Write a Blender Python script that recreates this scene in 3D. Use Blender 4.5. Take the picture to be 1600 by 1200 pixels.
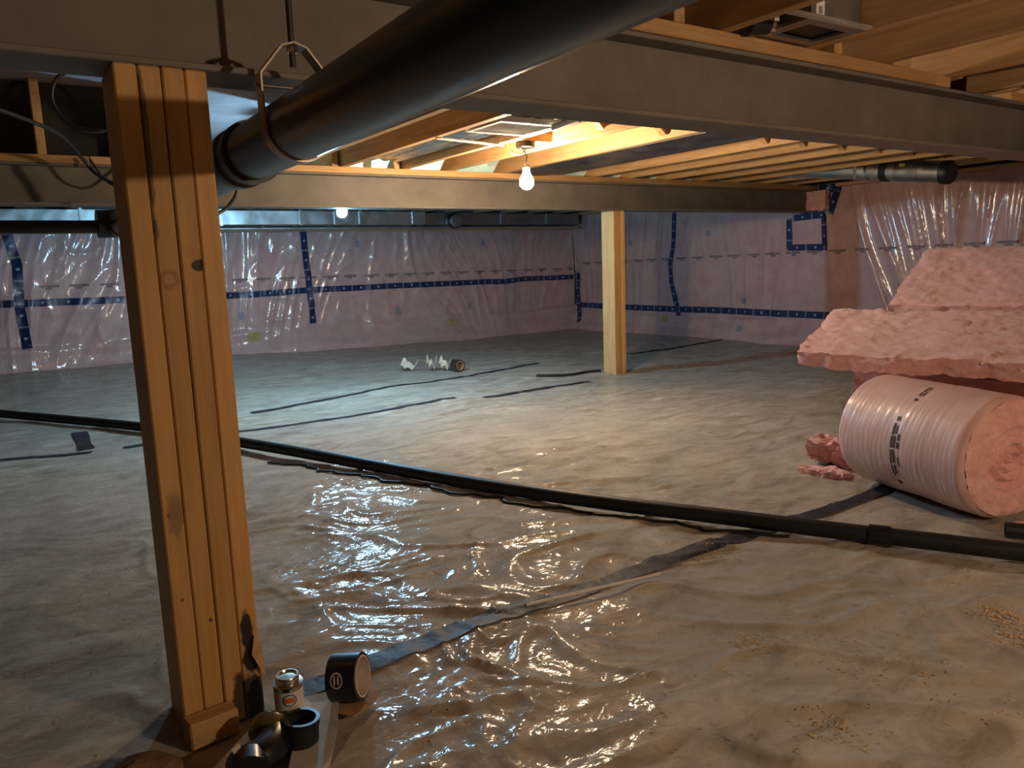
import bpy, bmesh, math, random
import numpy as np
from mathutils import Vector, Matrix, noise

# ------------------------------------------------------------------ reset
for o in list(bpy.data.objects):
    bpy.data.objects.remove(o, do_unlink=True)
scene = bpy.context.scene
COL = scene.collection
random.seed(7)
rng = np.random.default_rng(11)

# ------------------------------------------------------------------ camera
# axes of the place: X along the steel beams, Y across them (away), Z up, ground at z = 0
CAM_Z = 0.87
right = Vector((0.82668344, -0.56152968, -0.03576196))
down = Vector((-0.11647833, -0.10860542, -0.98723739))
fwd = Vector((0.55047915, 0.82029829, -0.15518834))
cam_d = bpy.data.cameras.new('camera')
cam_d.sensor_width = 36.0
cam_d.lens = 1207.2 / 1600.0 * 36.0
cam_d.clip_start = 0.02
cam = bpy.data.objects.new('camera', cam_d)
m = Matrix((right, -down, -fwd)).transposed().to_4x4()
m.translation = (0, 0, CAM_Z)
cam.matrix_world = m
COL.objects.link(cam)
scene.camera = cam

# ------------------------------------------------------------------ world, exposure
world = bpy.data.worlds.new('world'); scene.world = world
world.use_nodes = True
world.node_tree.nodes['Background'].inputs[0].default_value = (0.02, 0.022, 0.026, 1)
world.node_tree.nodes['Background'].inputs[1].default_value = 0.15
vs = scene.view_settings
vs.view_transform = 'Standard'; vs.look = 'None'; vs.gamma = 1.0; vs.use_curve_mapping = False
vs.exposure = 0.42
# the three bare bulbs (built further down with their sockets): position, colour, strength
WARM_BULB = dict(pos=(2.387, 3.353, 1.277), r=0.038, col=(1.0, 0.75, 0.49), power=900.0)
COOL_BULB = dict(pos=(1.955, 4.80, 1.226), r=0.034, col=(0.30, 0.68, 1.0), power=1850.0)
NEAR_BULB = dict(pos=(1.70, -1.15, 1.21), r=0.034, col=(1.0, 0.73, 0.50), power=1230.0)

# ------------------------------------------------------------------ noise
def _hash(ix, iy, seed):
    h = (ix.astype(np.int64) * 374761393 + iy.astype(np.int64) * 668265263 + seed * 1442695041) & 0xffffffff
    h = ((h ^ (h >> 13)) * 1274126177) & 0xffffffff
    return ((h ^ (h >> 16)) & 0xffff) / 65535.0 * 2 * np.pi
def perlin(x, y, seed=0):
    x = np.asarray(x, float); y = np.asarray(y, float)
    ix = np.floor(x); iy = np.floor(y); fx = x - ix; fy = y - iy
    u = fx * fx * fx * (fx * (fx * 6 - 15) + 10); v = fy * fy * fy * (fy * (fy * 6 - 15) + 10)
    def g(a, b):
        t = _hash(ix + a, iy + b, seed)
        return np.cos(t) * (fx - a) + np.sin(t) * (fy - b)
    n0 = g(0, 0) * (1 - u) + g(1, 0) * u
    n1 = g(0, 1) * (1 - u) + g(1, 1) * u
    return (n0 * (1 - v) + n1 * v) * 1.5
def smooth(a, b, x):
    t = np.clip((np.asarray(x, float) - a) / (b - a), 0, 1)
    return t * t * (3 - 2 * t)
def ridge(n, p=2.0):
    return np.clip(1 - (np.sqrt(n * n + 0.004) - 0.045) * 1.6, 0, 1) ** p

# ------------------------------------------------------------------ materials
def new_mat(name):
    mt = bpy.data.materials.new(name); mt.use_nodes = True
    nt = mt.node_tree
    return mt, nt, nt.nodes['Principled BSDF']
def nd(nt, t, **kw):
    n = nt.nodes.new(t)
    for k, v in kw.items():
        setattr(n, k, v)
    return n
def coords(nt, scale=(1, 1, 1), kind='Object', rnd=0.0):
    tc = nd(nt, 'ShaderNodeTexCoord'); mp = nd(nt, 'ShaderNodeMapping')
    mp.inputs['Scale'].default_value = scale
    nt.links.new(tc.outputs[kind], mp.inputs['Vector'])
    if rnd:
        oi = nd(nt, 'ShaderNodeObjectInfo'); ml = nd(nt, 'ShaderNodeMath', operation='MULTIPLY')
        ml.inputs[1].default_value = rnd
        cx = nd(nt, 'ShaderNodeCombineXYZ')
        nt.links.new(oi.outputs['Random'], ml.inputs[0])
        for i in range(3): nt.links.new(ml.outputs[0], cx.inputs[i])
        nt.links.new(cx.outputs[0], mp.inputs['Location'])
    return mp.outputs[0]
def noise_tex(nt, vec, scale, detail=4, rough=0.55, dist=0.0):
    n = nd(nt, 'ShaderNodeTexNoise')
    n.inputs['Scale'].default_value = scale; n.inputs['Detail'].default_value = detail
    n.inputs['Roughness'].default_value = rough; n.inputs['Distortion'].default_value = dist
    nt.links.new(vec, n.inputs['Vector'])
    return n.outputs['Fac']
def ramp(nt, fac, stops):
    r = nd(nt, 'ShaderNodeValToRGB')
    e = r.color_ramp.elements
    while len(e) < len(stops): e.new(0.5)
    for i, (p, c) in enumerate(stops):
        e[i].position = p
        e[i].color = (c, c, c, 1) if isinstance(c, (int, float)) else (*c, 1)
    nt.links.new(fac, r.inputs[0])
    return r.outputs[0]
def mix(nt, fac, a, b, mode='MIX'):
    n = nd(nt, 'ShaderNodeMixRGB', blend_type=mode)
    for i, s in ((0, fac), (1, a), (2, b)):
        if isinstance(s, (int, float)): n.inputs[i].default_value = s
        elif isinstance(s, tuple): n.inputs[i].default_value = (*s, 1)
        else: nt.links.new(s, n.inputs[i])
    return n.outputs[0]
def bump(nt, h, b, strength=0.3, dist=0.01, to=('Normal',)):
    n = nd(nt, 'ShaderNodeBump')
    n.inputs['Strength'].default_value = strength; n.inputs['Distance'].default_value = dist
    nt.links.new(h, n.inputs['Height'])
    for t in to: nt.links.new(n.outputs[0], b.inputs[t])
    return n
def simple(name, col, rough=0.5, metal=0.0, spec=0.5, coat=0.0, var=0.25, scale=12, bmp=0.0, coat_rough=0.1):
    mt, nt, b = new_mat(name)
    v = coords(nt, rnd=5.0)
    n = noise_tex(nt, v, scale, 5)
    lo = tuple(c * (1 - var) for c in col); hi = tuple(min(1, c * (1 + var)) for c in col)
    nt.links.new(ramp(nt, n, [(0.3, lo), (0.7, hi)]), b.inputs['Base Color'])
    b.inputs['Roughness'].default_value = rough; b.inputs['Metallic'].default_value = metal
    b.inputs['Specular IOR Level'].default_value = spec
    b.inputs['Coat Weight'].default_value = coat; b.inputs['Coat Roughness'].default_value = coat_rough
    if bmp: bump(nt, noise_tex(nt, v, scale * 6, 3), b, bmp, 0.004)
    return mt
def wood(name, base, dark, axis, rough=0.62, extra=None):
    mt, nt, b = new_mat(name)
    sc = [9.0, 9.0, 9.0]; sc[axis] = 0.7
    v = coords(nt, tuple(sc), rnd=17.0)
    n1 = noise_tex(nt, v, 2.2, 6, 0.6, 0.6)
    n2 = noise_tex(nt, v, 11.0, 3, 0.5)
    c = ramp(nt, n1, [(0.28, dark), (0.5, base), (0.75, tuple(min(1, x * 1.15) for x in base))])
    c = mix(nt, ramp(nt, n2, [(0.35, 0.0), (0.62, 0.35)]), c, dark)
    oi = nd(nt, 'ShaderNodeObjectInfo')
    hs = nd(nt, 'ShaderNodeHueSaturation')
    mr = nd(nt, 'ShaderNodeMapRange'); mr.inputs[3].default_value = 0.82; mr.inputs[4].default_value = 1.14
    nt.links.new(oi.outputs['Random'], mr.inputs[0]); nt.links.new(mr.outputs[0], hs.inputs['Value'])
    nt.links.new(c, hs.inputs['Color'])
    out = hs.outputs[0]
    if extra: out = extra(nt, out)
    nt.links.new(out, b.inputs['Base Color'])
    b.inputs['Roughness'].default_value = rough
    bump(nt, n2, b, 0.12, 0.002)
    return mt
def spots(lst):
    """knots, stains and scorch marks of the wood itself: (x, y, z), radii, colour, amount"""
    def f(nt, c):
        tc = nd(nt, 'ShaderNodeTexCoord')
        wn = noise_tex(nt, tc.outputs['Object'], 22, 3)
        for (p, rad, col, amt) in lst:
            s = nd(nt, 'ShaderNodeVectorMath', operation='SUBTRACT'); s.inputs[1].default_value = p
            nt.links.new(tc.outputs['Object'], s.inputs[0])
            d = nd(nt, 'ShaderNodeVectorMath', operation='DIVIDE'); d.inputs[1].default_value = rad
            nt.links.new(s.outputs[0], d.inputs[0])
            l = nd(nt, 'ShaderNodeVectorMath', operation='LENGTH'); nt.links.new(d.outputs[0], l.inputs[0])
            a = nd(nt, 'ShaderNodeMath', operation='MULTIPLY_ADD'); a.inputs[1].default_value = 1.4; a.inputs[2].default_value = -0.7
            nt.links.new(wn, a.inputs[0])
            t = nd(nt, 'ShaderNodeMath', operation='ADD')
            nt.links.new(l.outputs['Value'], t.inputs[0]); nt.links.new(a.outputs[0], t.inputs[1])
            c = mix(nt, ramp(nt, t.outputs[0], [(0.75, amt), (1.0, 0.0)]), c, col)
        return c
    return f

def poly_ground():
    mt, nt, b = new_mat('ground_poly')
    v = coords(nt)
    big = noise_tex(nt, v, 1.3, 4, 0.6)
    tcm = nd(nt, 'ShaderNodeTexCoord'); mpm = nd(nt, 'ShaderNodeMapping')
    mpm.inputs['Rotation'].default_value = (0, 0, 0.6); mpm.inputs['Scale'].default_value = (0.7, 1.5, 1)
    nt.links.new(tcm.outputs['Object'], mpm.inputs['Vector'])
    mid = noise_tex(nt, mpm.outputs[0], 6.0, 6, 0.62, 0.9)
    fine = noise_tex(nt, v, 38.0, 4, 0.6)
    c = ramp(nt, mid, [(0.30, (0.22, 0.180, 0.132)), (0.50, (0.385, 0.338, 0.275)), (0.70, (0.50, 0.45, 0.385))])
    c = mix(nt, ramp(nt, big, [(0.42, 0.0), (0.62, 0.55)]), c, (0.30, 0.285, 0.25))
    c = mix(nt, ramp(nt, fine, [(0.25, 0.45), (0.42, 0.0)]), c, (0.13, 0.095, 0.062))
    nt.links.new(c, b.inputs['Base Color'])
    b.inputs['Roughness'].default_value = 0.85
    b.inputs['Specular IOR Level'].default_value = 0.12
    b.inputs['Coat Weight'].default_value = 0.48
    nt.links.new(ramp(nt, mid, [(0.3, 0.06), (0.75, 0.20)]), b.inputs['Coat Roughness'])
    v2 = coords(nt, (1.0, 1.6, 1.0))
    w = noise_tex(nt, v2, 16.0, 3, 0.5, 1.2)
    # creases of the crumpled film
    vo = nd(nt, 'ShaderNodeTexVoronoi'); vo.inputs['Scale'].default_value = 11.0
    nz = nd(nt, 'ShaderNodeTexNoise'); nz.inputs['Scale'].default_value = 7.0; nz.inputs['Detail'].default_value = 3
    nt.links.new(v2, nz.inputs['Vector'])
    wv = nd(nt, 'ShaderNodeVectorMath', operation='MULTIPLY_ADD'); wv.inputs[1].default_value = (0.16, 0.16, 0.0)
    nt.links.new(nz.outputs['Color'], wv.inputs[0]); nt.links.new(v2, wv.inputs[2])
    nt.links.new(wv.outputs[0], vo.inputs['Vector'])
    hh = nd(nt, 'ShaderNodeMath', operation='MULTIPLY_ADD'); hh.inputs[1].default_value = 0.55
    nt.links.new(vo.outputs['Distance'], hh.inputs[0]); nt.links.new(w, hh.inputs[2])
    bump(nt, hh.outputs[0], b, 0.30, 0.012, ('Coat Normal',))
    bump(nt, hh.outputs[0], b, 0.22, 0.012, ('Normal',))
    return mt
def poly_wall():
    mt, nt, b = new_mat('wall_poly')
    v = coords(nt)
    big = noise_tex(nt, v, 1.6, 4, 0.6); mid = noise_tex(nt, v, 9.0, 4, 0.55)
    c = ramp(nt, mid, [(0.3, (0.50, 0.275, 0.255)), (0.7, (0.60, 0.37, 0.345))])
    c = mix(nt, ramp(nt, big, [(0.4, 0.0), (0.68, 0.5)]), c, (0.50, 0.37, 0.35))
    nt.links.new(c, b.inputs['Base Color'])
    b.inputs['Roughness'].default_value = 0.55; b.inputs['Specular IOR Level'].default_value = 0.3
    b.inputs['Coat Weight'].default_value = 0.9; b.inputs['Coat Roughness'].default_value = 0.13
    v2 = coords(nt, (1, 1, 0.2))
    bump(nt, noise_tex(nt, v2, 12.0, 3, 0.5, 0.9), b, 0.25, 0.02, ('Normal', 'Coat Normal'))
    return mt
def fibre(name, lo, hi):
    mt, nt, b = new_mat(name)
    v = coords(nt)
    n = noise_tex(nt, v, 18.0, 6, 0.65); f2 = noise_tex(nt, v, 110.0, 4, 0.7)
    c = ramp(nt, n, [(0.3, lo), (0.7, hi)])
    c = mix(nt, ramp(nt, f2, [(0.25, 0.4), (0.45, 0.0)]), c, tuple(x * 0.62 for x in lo))
    nt.links.new(c, b.inputs['Base Color'])
    b.inputs['Roughness'].default_value = 1.0; b.inputs['Specular IOR Level'].default_value = 0.05
    b.inputs['Sheen Weight'].default_value = 0.25
    bump(nt, f2, b, 0.7, 0.006)
    return mt
def roll_wrap():
    mt, nt, b = new_mat('roll_wrap')
    v = coords(nt)
    n = noise_tex(nt, v, 8.0, 4, 0.55)
    c = ramp(nt, n, [(0.3, (0.66, 0.39, 0.36)), (0.7, (0.78, 0.52, 0.48))])
    nt.links.new(c, b.inputs['Base Color'])
    b.inputs['Roughness'].default_value = 0.5
    b.inputs['Coat Weight'].default_value = 0.6; b.inputs['Coat Roughness'].default_value = 0.17
    return mt
def tape_mat():
    # dark blue sheathing tape, pale print at regular steps along its length (UV.x in metres)
    mt, nt, b = new_mat('sheathing_tape')
    uv = nd(nt, 'ShaderNodeTexCoord'); sp = nd(nt, 'ShaderNodeSeparateXYZ')
    nt.links.new(uv.outputs['UV'], sp.inputs[0])
    def mod(period, off):
        a = nd(nt, 'ShaderNodeMath', operation='ADD'); a.inputs[1].default_value = off
        nt.links.new(sp.outputs[0], a.inputs[0])
        q = nd(nt, 'ShaderNodeMath', operation='MODULO'); q.inputs[1].default_value = period
        nt.links.new(a.outputs[0], q.inputs[0])
        g = nd(nt, 'ShaderNodeMath', operation='DIVIDE'); g.inputs[1].default_value = period
        nt.links.new(q.outputs[0], g.inputs[0]); return g.outputs[0]
    gap = ramp(nt, mod(0.20, 50.0), [(0.0, 0.8), (0.07, 0.8), (0.10, 0.0)])
    dot = ramp(nt, mod(0.20, 50.1), [(0.0, 0.85), (0.08, 0.85), (0.11, 0.0)])
    band = ramp(nt, sp.outputs[1], [(0.30, 0.0), (0.36, 1.0), (0.66, 1.0), (0.72, 0.0)])
    vn = noise_tex(nt, uv.outputs['Object'], 14, 3)
    c = ramp(nt, vn, [(0.3, (0.006, 0.016, 0.055)), (0.7, (0.012, 0.034, 0.115))])
    c = mix(nt, gap, c, (0.20, 0.20, 0.25))
    c = mix(nt, mix(nt, 1.0, dot, band, 'MULTIPLY'), c, (0.36, 0.42, 0.52))
    nt.links.new(c, b.inputs['Base Color'])
    b.inputs['Roughness'].default_value = 0.32
    return mt
def worn_tape():
    mt, nt, b = new_mat('ground_tape')
    v = coords(nt)
    n = noise_tex(nt, v, 24, 5, 0.65)
    c = ramp(nt, n, [(0.36, (0.016, 0.015, 0.022)), (0.60, (0.036, 0.033, 0.042)), (0.76, (0.18, 0.16, 0.14))])
    nt.links.new(c, b.inputs['Base Color'])
    b.inputs['Roughness'].default_value = 0.55
    b.inputs['Specular IOR Level'].default_value = 0.25
    bump(nt, noise_tex(nt, v, 40, 3), b, 0.4, 0.006)
    return mt
def galvanised(name, col, rough, aniso=(1, 1, 1)):
    mt, nt, b = new_mat(name)
    v = coords(nt, aniso, rnd=3.0)
    n = noise_tex(nt, v, 9, 4, 0.6)
    nt.links.new(ramp(nt, n, [(0.3, tuple(c * 0.8 for c in col)), (0.7, col)]), b.inputs['Base Color'])
    b.inputs['Metallic'].default_value = 1.0
    nt.links.new(ramp(nt, n, [(0.3, rough * 0.8), (0.7, rough * 1.25)]), b.inputs['Roughness'])
    bump(nt, noise_tex(nt, v, 2.6, 2), b, 0.6, 0.05)
    return mt
def emissive(name, col, strength):
    mt, nt, b = new_mat(name)
    b.inputs['Base Color'].default_value = (1, 1, 1, 1)
    b.inputs['Emission Color'].default_value = (*col, 1)
    b.inputs['Emission Strength'].default_value = strength
    return mt

M = {}
M['ground'] = poly_ground(); M['wall'] = poly_wall()
M['concrete'] = simple('concrete', (0.10, 0.095, 0.088), 0.9, scale=5, bmp=0.3)
M['pink'] = fibre('pink_fibre', (0.71, 0.36, 0.345), (0.85, 0.52, 0.495))
M['pink_pale'] = fibre('pink_fibre_core', (0.74, 0.38, 0.34), (0.88, 0.53, 0.48))
M['wrap'] = roll_wrap()
M['tape'] = tape_mat(); M['gtape'] = worn_tape()
M['steel'] = simple('grey_primer_steel', (0.165, 0.148, 0.128), 0.62, 0.0, 0.4, var=0.18, scale=7, bmp=0.1)
M['joist'] = wood('joist_spruce', (0.56, 0.35, 0.16), (0.38, 0.21, 0.085), 1)
M['plank_x'] = wood('plank_spruce', (0.56, 0.33, 0.135), (0.36, 0.18, 0.065), 0)
M['upright'] = wood('upright_spruce', (0.58, 0.36, 0.15), (0.42, 0.23, 0.085), 2)
M['subfloor'] = simple('subfloor_board', (0.27, 0.215, 0.215), 0.85, var=0.15, scale=9)
M['bay_shade'] = simple('bay_shade_board', (0.020, 0.015, 0.012), 0.85, var=0.3)  # near-black colour stands in for the unlit joist bays at left
M['abs'] = simple('black_abs', (0.009, 0.0095, 0.012), 0.30, spec=0.5, var=0.3, scale=6)
M['abs_matte'] = simple('black_pipe_matte', (0.013, 0.012, 0.012), 0.5, spec=0.4, var=0.3, scale=9)
M['rubber'] = simple('black_rubber', (0.012, 0.012, 0.013), 0.45, var=0.2)
M['hanger'] = simple('hanger_steel', (0.30, 0.25, 0.20), 0.42, 0.85, var=0.2, scale=20)
M['dark_rod'] = simple('dark_rod', (0.05, 0.043, 0.04), 0.5, 0.5)
M['galv'] = galvanised('galvanised', (0.74, 0.76, 0.78), 0.40)
M['galv_dull'] = galvanised('galvanised_dull', (0.42, 0.42, 0.43), 0.42)
M['pan_dark_reflection'] = galvanised('pan_dark_reflection', (0.17, 0.16, 0.20), 0.42)  # galvanised metal with the dark purple reflection put into its colour
M['pan'] = galvanised('pan_bright', (0.60, 0.63, 0.66), 0.28, (6, 0.6, 1))
M['white_plastic'] = simple('white_plastic', (0.72, 0.70, 0.67), 0.5, var=0.08)
M['cream'] = simple('cream_plastic', (0.60, 0.56, 0.48), 0.5, var=0.1)
M['card'] = simple('brown_card', (0.34, 0.20, 0.11), 0.85, var=0.25, scale=20)
M['pale_card'] = simple('pale_card', (0.46, 0.45, 0.42), 0.7, var=0.2, scale=14)
M['core_card'] = simple('core_card', (0.60, 0.48, 0.38), 0.8, var=0.15, scale=18)
M['navy'] = simple('navy_tape', (0.010, 0.014, 0.028), 0.3, var=0.3)
M['brown_tape'] = simple('brown_tape', (0.045, 0.028, 0.022), 0.3, var=0.3)
M['silver'] = galvanised('can_metal', (0.72, 0.66, 0.55), 0.22)
M['ink'] = simple('grey_ink', (0.22, 0.15, 0.15), 0.6, var=0.3)
M['black_ink'] = simple('black_ink', (0.035, 0.028, 0.03), 0.6, var=0.2)
M['grey_ink'] = simple('stamp_ink', (0.28, 0.24, 0.28), 0.6, var=0.2)
M['yellow'] = simple('yellow_ink', (0.42, 0.33, 0.09), 0.6, var=0.25, scale=40)
M['label'] = simple('can_paper', (0.62, 0.56, 0.48), 0.6, var=0.06)
M['red'] = simple('red_print', (0.62, 0.13, 0.05), 0.5, var=0.1)
M['blue'] = simple('blue_print', (0.03, 0.10, 0.26), 0.5, var=0.1)
M['rock'] = simple('brown_rock', (0.16, 0.095, 0.06), 0.9, var=0.4, scale=16, bmp=0.5)
M['olive'] = simple('olive_plastic', (0.075, 0.06, 0.016), 0.25, coat=0.5, var=0.2)
M['clear'] = simple('tape_liner', (0.62, 0.54, 0.42), 0.25, coat=0.6, var=0.2, scale=30)
M['shaving'] = simple('wood_shaving', (0.52, 0.34, 0.14), 0.8, var=0.35, scale=50)
M['dowel'] = simple('pale_dowel', (0.60, 0.56, 0.50), 0.5, var=0.1)
M['socket'] = simple('socket_plastic', (0.25, 0.27, 0.23), 0.4)

# ------------------------------------------------------------------ geometry helpers
ORG = {}
def make_mesh(name, geo, mat, off=(0, 0, 0), flat=True, bev=0.0, uv=None):
    v, f = geo[0], geo[1]
    me = bpy.data.meshes.new(name)
    vv = np.asarray(v, float) - np.asarray(off, float)
    if bev:
        bm = bmesh.new()
        bv = [bm.verts.new(p) for p in vv]
        for q in f: bm.faces.new([bv[i] for i in q])
        bmesh.ops.bevel(bm, geom=list(bm.edges), offset=bev, segments=1, affect='EDGES', profile=0.5)
        bm.normal_update(); bm.to_mesh(me); bm.free()
    elif isinstance(f, np.ndarray):
        n = len(f)
        me.vertices.add(len(vv)); me.vertices.foreach_set('co', vv.ravel())
        me.loops.add(n * 4); me.loops.foreach_set('vertex_index', f.ravel().astype(np.int32))
        me.polygons.add(n); me.polygons.foreach_set('loop_start', np.arange(n, dtype=np.int32) * 4)
        me.update(calc_edges=True)
    else:
        me.from_pydata([tuple(p) for p in vv], [], [list(q) for q in f])
    if uv is not None:
        ul = me.uv_layers.new(name='UVMap')
        li = np.empty(len(me.loops), np.int32); me.loops.foreach_get('vertex_index', li)
        ul.data.foreach_set('uv', np.asarray(uv, np.float32)[li].ravel())
    me.materials.append(mat)
    if not flat:
        me.polygons.foreach_set('use_smooth', np.ones(len(me.polygons), bool))
        try: me.set_sharp_from_angle(angle=math.radians(48))
        except Exception: pass
    me.update()
    return me
def tag(o, label=None, cat=None, group=None, kind=None):
    if label: o['label'] = label
    if cat: o['category'] = cat
    if group: o['group'] = group
    if kind: o['kind'] = kind
    return o
def thing(name, loc, label, cat, group=None):
    o = bpy.data.objects.new(name, None); COL.objects.link(o)
    o.empty_display_size = 0.05
    o.location = loc; ORG[o.name] = Vector(loc)
    return tag(o, label, cat, group)
def add(name, geo, mat, parent=None, label=None, flat=True, bev=0.0, uv=None, origin=None):
    """one mesh object; geometry is given in world coordinates"""
    if parent is not None:
        off = ORG[parent.name]
    else:
        off = Vector(origin) if origin is not None else Vector((0, 0, 0))
    me = make_mesh(name, geo, mat, off, flat, bev, uv)
    o = bpy.data.objects.new(name, me); COL.objects.link(o)
    if parent is not None: o.parent = parent
    else: o.location = off
    ORG[o.name] = off
    if label: o['label'] = label
    return o
def copy_part(src, parent, loc):
    o = src.copy(); COL.objects.link(o); o.parent = parent; o.location = loc
    return o
def box(x0, x1, y0, y1, z0, z1):
    v = [(x, y, z) for z in (z0, z1) for y in (y0, y1) for x in (x0, x1)]
    return v, [(0, 2, 3, 1), (4, 5, 7, 6), (0, 1, 5, 4), (2, 6, 7, 3), (0, 4, 6, 2), (1, 3, 7, 5)]
def obox(c, u, v, w):
    c, u, v, w = (Vector(a) for a in (c, u, v, w))
    vs_ = [c + u * a + v * b + w * d for d in (-1, 1) for b in (-1, 1) for a in (-1, 1)]
    return vs_, [(0, 2, 3, 1), (4, 5, 7, 6), (0, 1, 5, 4), (2, 6, 7, 3), (0, 4, 6, 2), (1, 3, 7, 5)]
def join(*geos):
    V, F = [], []
    for g in geos:
        k = len(V); V += [tuple(p) for p in g[0]]; F += [tuple(i + k for i in q) for q in g[1]]
    return V, F
def frame(d):
    d = Vector(d).normalized()
    a = Vector((0, 0, 1)) if abs(d.z) < 0.9 else Vector((1, 0, 0))
    u = d.cross(a).normalized(); return u, d.cross(u).normalized(), d
def lathe(prof, base, axis, n=24, caps=True):
    """profile (radius, height along axis)"""
    u, w, d = frame(axis); base = Vector(base); V, F = [], []
    for r, h in prof:
        for i in range(n):
            a = 2 * math.pi * i / n
            V.append(base + d * h + u * (r * math.cos(a)) + w * (r * math.sin(a)))
    for k in range(len(prof) - 1):
        for i in range(n):
            j = (i + 1) % n
            F.append((k * n + i, k * n + j, (k + 1) * n + j, (k + 1) * n + i))
    if caps:
        F.append(tuple(range(n))[::-1]); F.append(tuple((len(prof) - 1) * n + i for i in range(n)))
    return V, F
def cyl(p0, p1, r, n=20, r2=None):
    p0, p1 = Vector(p0), Vector(p1)
    return lathe([(r, 0), (r if r2 is None else r2, (p1 - p0).length)], p0, p1 - p0, n)
def hollow(p0, p1, r, ri, n=28):
    p0, p1 = Vector(p0), Vector(p1); L = (p1 - p0).length
    return lathe([(ri, 0), (r, 0), (r, L), (ri, L), (ri, 0)], p0, p1 - p0, n, caps=False)
def tube(pts, r, n=10):
    P = [Vector(p) for p in pts]; V, F = [], []
    u = None
    for i, p in enumerate(P):
        d = (P[min(i + 1, len(P) - 1)] - P[max(i - 1, 0)]).normalized()
        if u is None: u = frame(d)[0]
        u = (u - d * u.dot(d)).normalized(); w = d.cross(u)
        for k in range(n):
            a = 2 * math.pi * k / n
            V.append(p + u * (r * math.cos(a)) + w * (r * math.sin(a)))
    for i in range(len(P) - 1):
        for k in range(n):
            j = (k + 1) % n
            F.append((i * n + k, i * n + j, (i + 1) * n + j, (i + 1) * n + k))
    F.append(tuple(range(n))[::-1]); F.append(tuple((len(P) - 1) * n + k for k in range(n)))
    return V, F
def smooth_path(pts, k=8):
    P = [Vector(p) for p in pts]; out = []
    for i in range(len(P) - 1):
        p0 = P[max(i - 1, 0)]; p1 = P[i]; p2 = P[i + 1]; p3 = P[min(i + 2, len(P) - 1)]
        for j in range(k):
            t = j / k
            out.append(0.5 * ((2 * p1) + (p2 - p0) * t + (2 * p0 - 5 * p1 + 4 * p2 - p3) * t * t + (3 * p1 - p0 - 3 * p2 + p3) * t ** 3))
    out.append(P[-1]); return out
def grid_faces(nu, nv):
    i = np.arange(nu - 1)[:, None] * nv + np.arange(nv - 1)[None, :]
    return np.stack([i, i + nv, i + nv + 1, i + 1], -1).reshape(-1, 4)
def sheet_strip(rows, thick_n):
    """rows: list of (left, right) points -> thin solid strip with thickness vector"""
    V, F = [], []
    t = Vector(thick_n)
    for a, b in rows:
        a, b = Vector(a), Vector(b)
        V += [a, b, b + t, a + t]
    for i in range(len(rows) - 1):
        for k in range(4):
            j = (k + 1) % 4
            F.append((i * 4 + k, i * 4 + j, i * 4 + 4 + j, i * 4 + 4 + k))
    F.append((3, 2, 1, 0)); e = (len(rows) - 1) * 4; F.append((e, e + 1, e + 2, e + 3))
    return V, F

# ------------------------------------------------------------------ the ground
BEAM_Z0, BEAM_Z1 = 1.225, 1.423
PLATE_Z = 1.460
JOIST_Z1 = 1.81
WALL_Y, WALL_X = 8.0, 6.42
POST = (0.2185, 0.3705, 1.4855, 1.6255)      # near post footprint
POST2 = (3.935, 4.049, 4.43, 4.57)

def ground_h(x, y):
    x = np.asarray(x, float); y = np.asarray(y, float)
    h = 0.018 * perlin(x * 0.9 + 3, y * 0.9, 1) + 0.007 * perlin(x * 2.3, y * 2.3 + 7, 2)
    # wrinkles of the sheet run mostly across the view
    a = 0.83 * x - 0.56 * y; b = 0.56 * x + 0.83 * y
    wx = a + 0.22 * perlin(x * 2.1 + 9, y * 2.1, 3); wy = b + 0.16 * perlin(x * 2.7, y * 2.7 + 5, 4)
    r1 = ridge(perlin(wx * 2.2, wy * 4.6, 5), 5.0)
    r2 = ridge(perlin(wx * 5.0 + 20, wy * 8.5, 6), 5.0)
    r3 = perlin(wx * 14.0, wy * 21.0, 7)
    # most crumpled in the middle foreground, calmer to the right and far away
    mk = smooth(-1.4, -0.2, a) * (1 - 0.5 * smooth(0.35, 1.5, a)) * (0.35 + 0.65 * (1 - smooth(2.2, 4.2, b)))
    mk = 0.22 + 0.78 * mk
    pt = 0.3 + 0.7 * smooth(-0.15, 0.3, perlin(x * 1.9 + 2, y * 1.9, 9))
    r4 = ridge(perlin(wx * 11.0 + 4, wy * 13.0, 8), 4.0) * pt
    r2 = r2 * pt; r3 = r3 * pt
    h = h + mk * (0.0125 * r1 + 0.0085 * r2 + 0.0034 * r4 + 0.0007 * r3)
    # the ground rises a little towards the far left wall
    h = h + 0.085 * smooth(6.0, 7.9, y) * (1 - smooth(1.0, 4.6, x))
    # flatter under the post and the small things at its foot
    d = np.hypot((x - 0.36) / 0.28, (y - 1.42) / 0.20)
    k = smooth(0.75, 1.3, d)
    h = h * k
    return h - 0.012
def gh(x, y): return float(ground_h(np.array([x]), np.array([y]))[0])
gx = np.concatenate([np.arange(-2.9, -0.1, 0.1), np.arange(-0.1, 3.1, 0.0085), np.arange(3.1, 6.6, 0.026)])
gy = np.concatenate([np.arange(-2.9, 0.3, 0.1), np.arange(0.3, 3.0, 0.0085), np.arange(3.0, 8.25, 0.026)])
X, Y = np.meshgrid(gx, gy, indexing='ij')
Z = ground_h(X, Y)
gf = grid_faces(len(gx), len(gy))
floor = add('floor', (np.stack([X, Y, Z], -1).reshape(-1, 3), gf), M['ground'], flat=False)
tag(floor, kind='structure')

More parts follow.
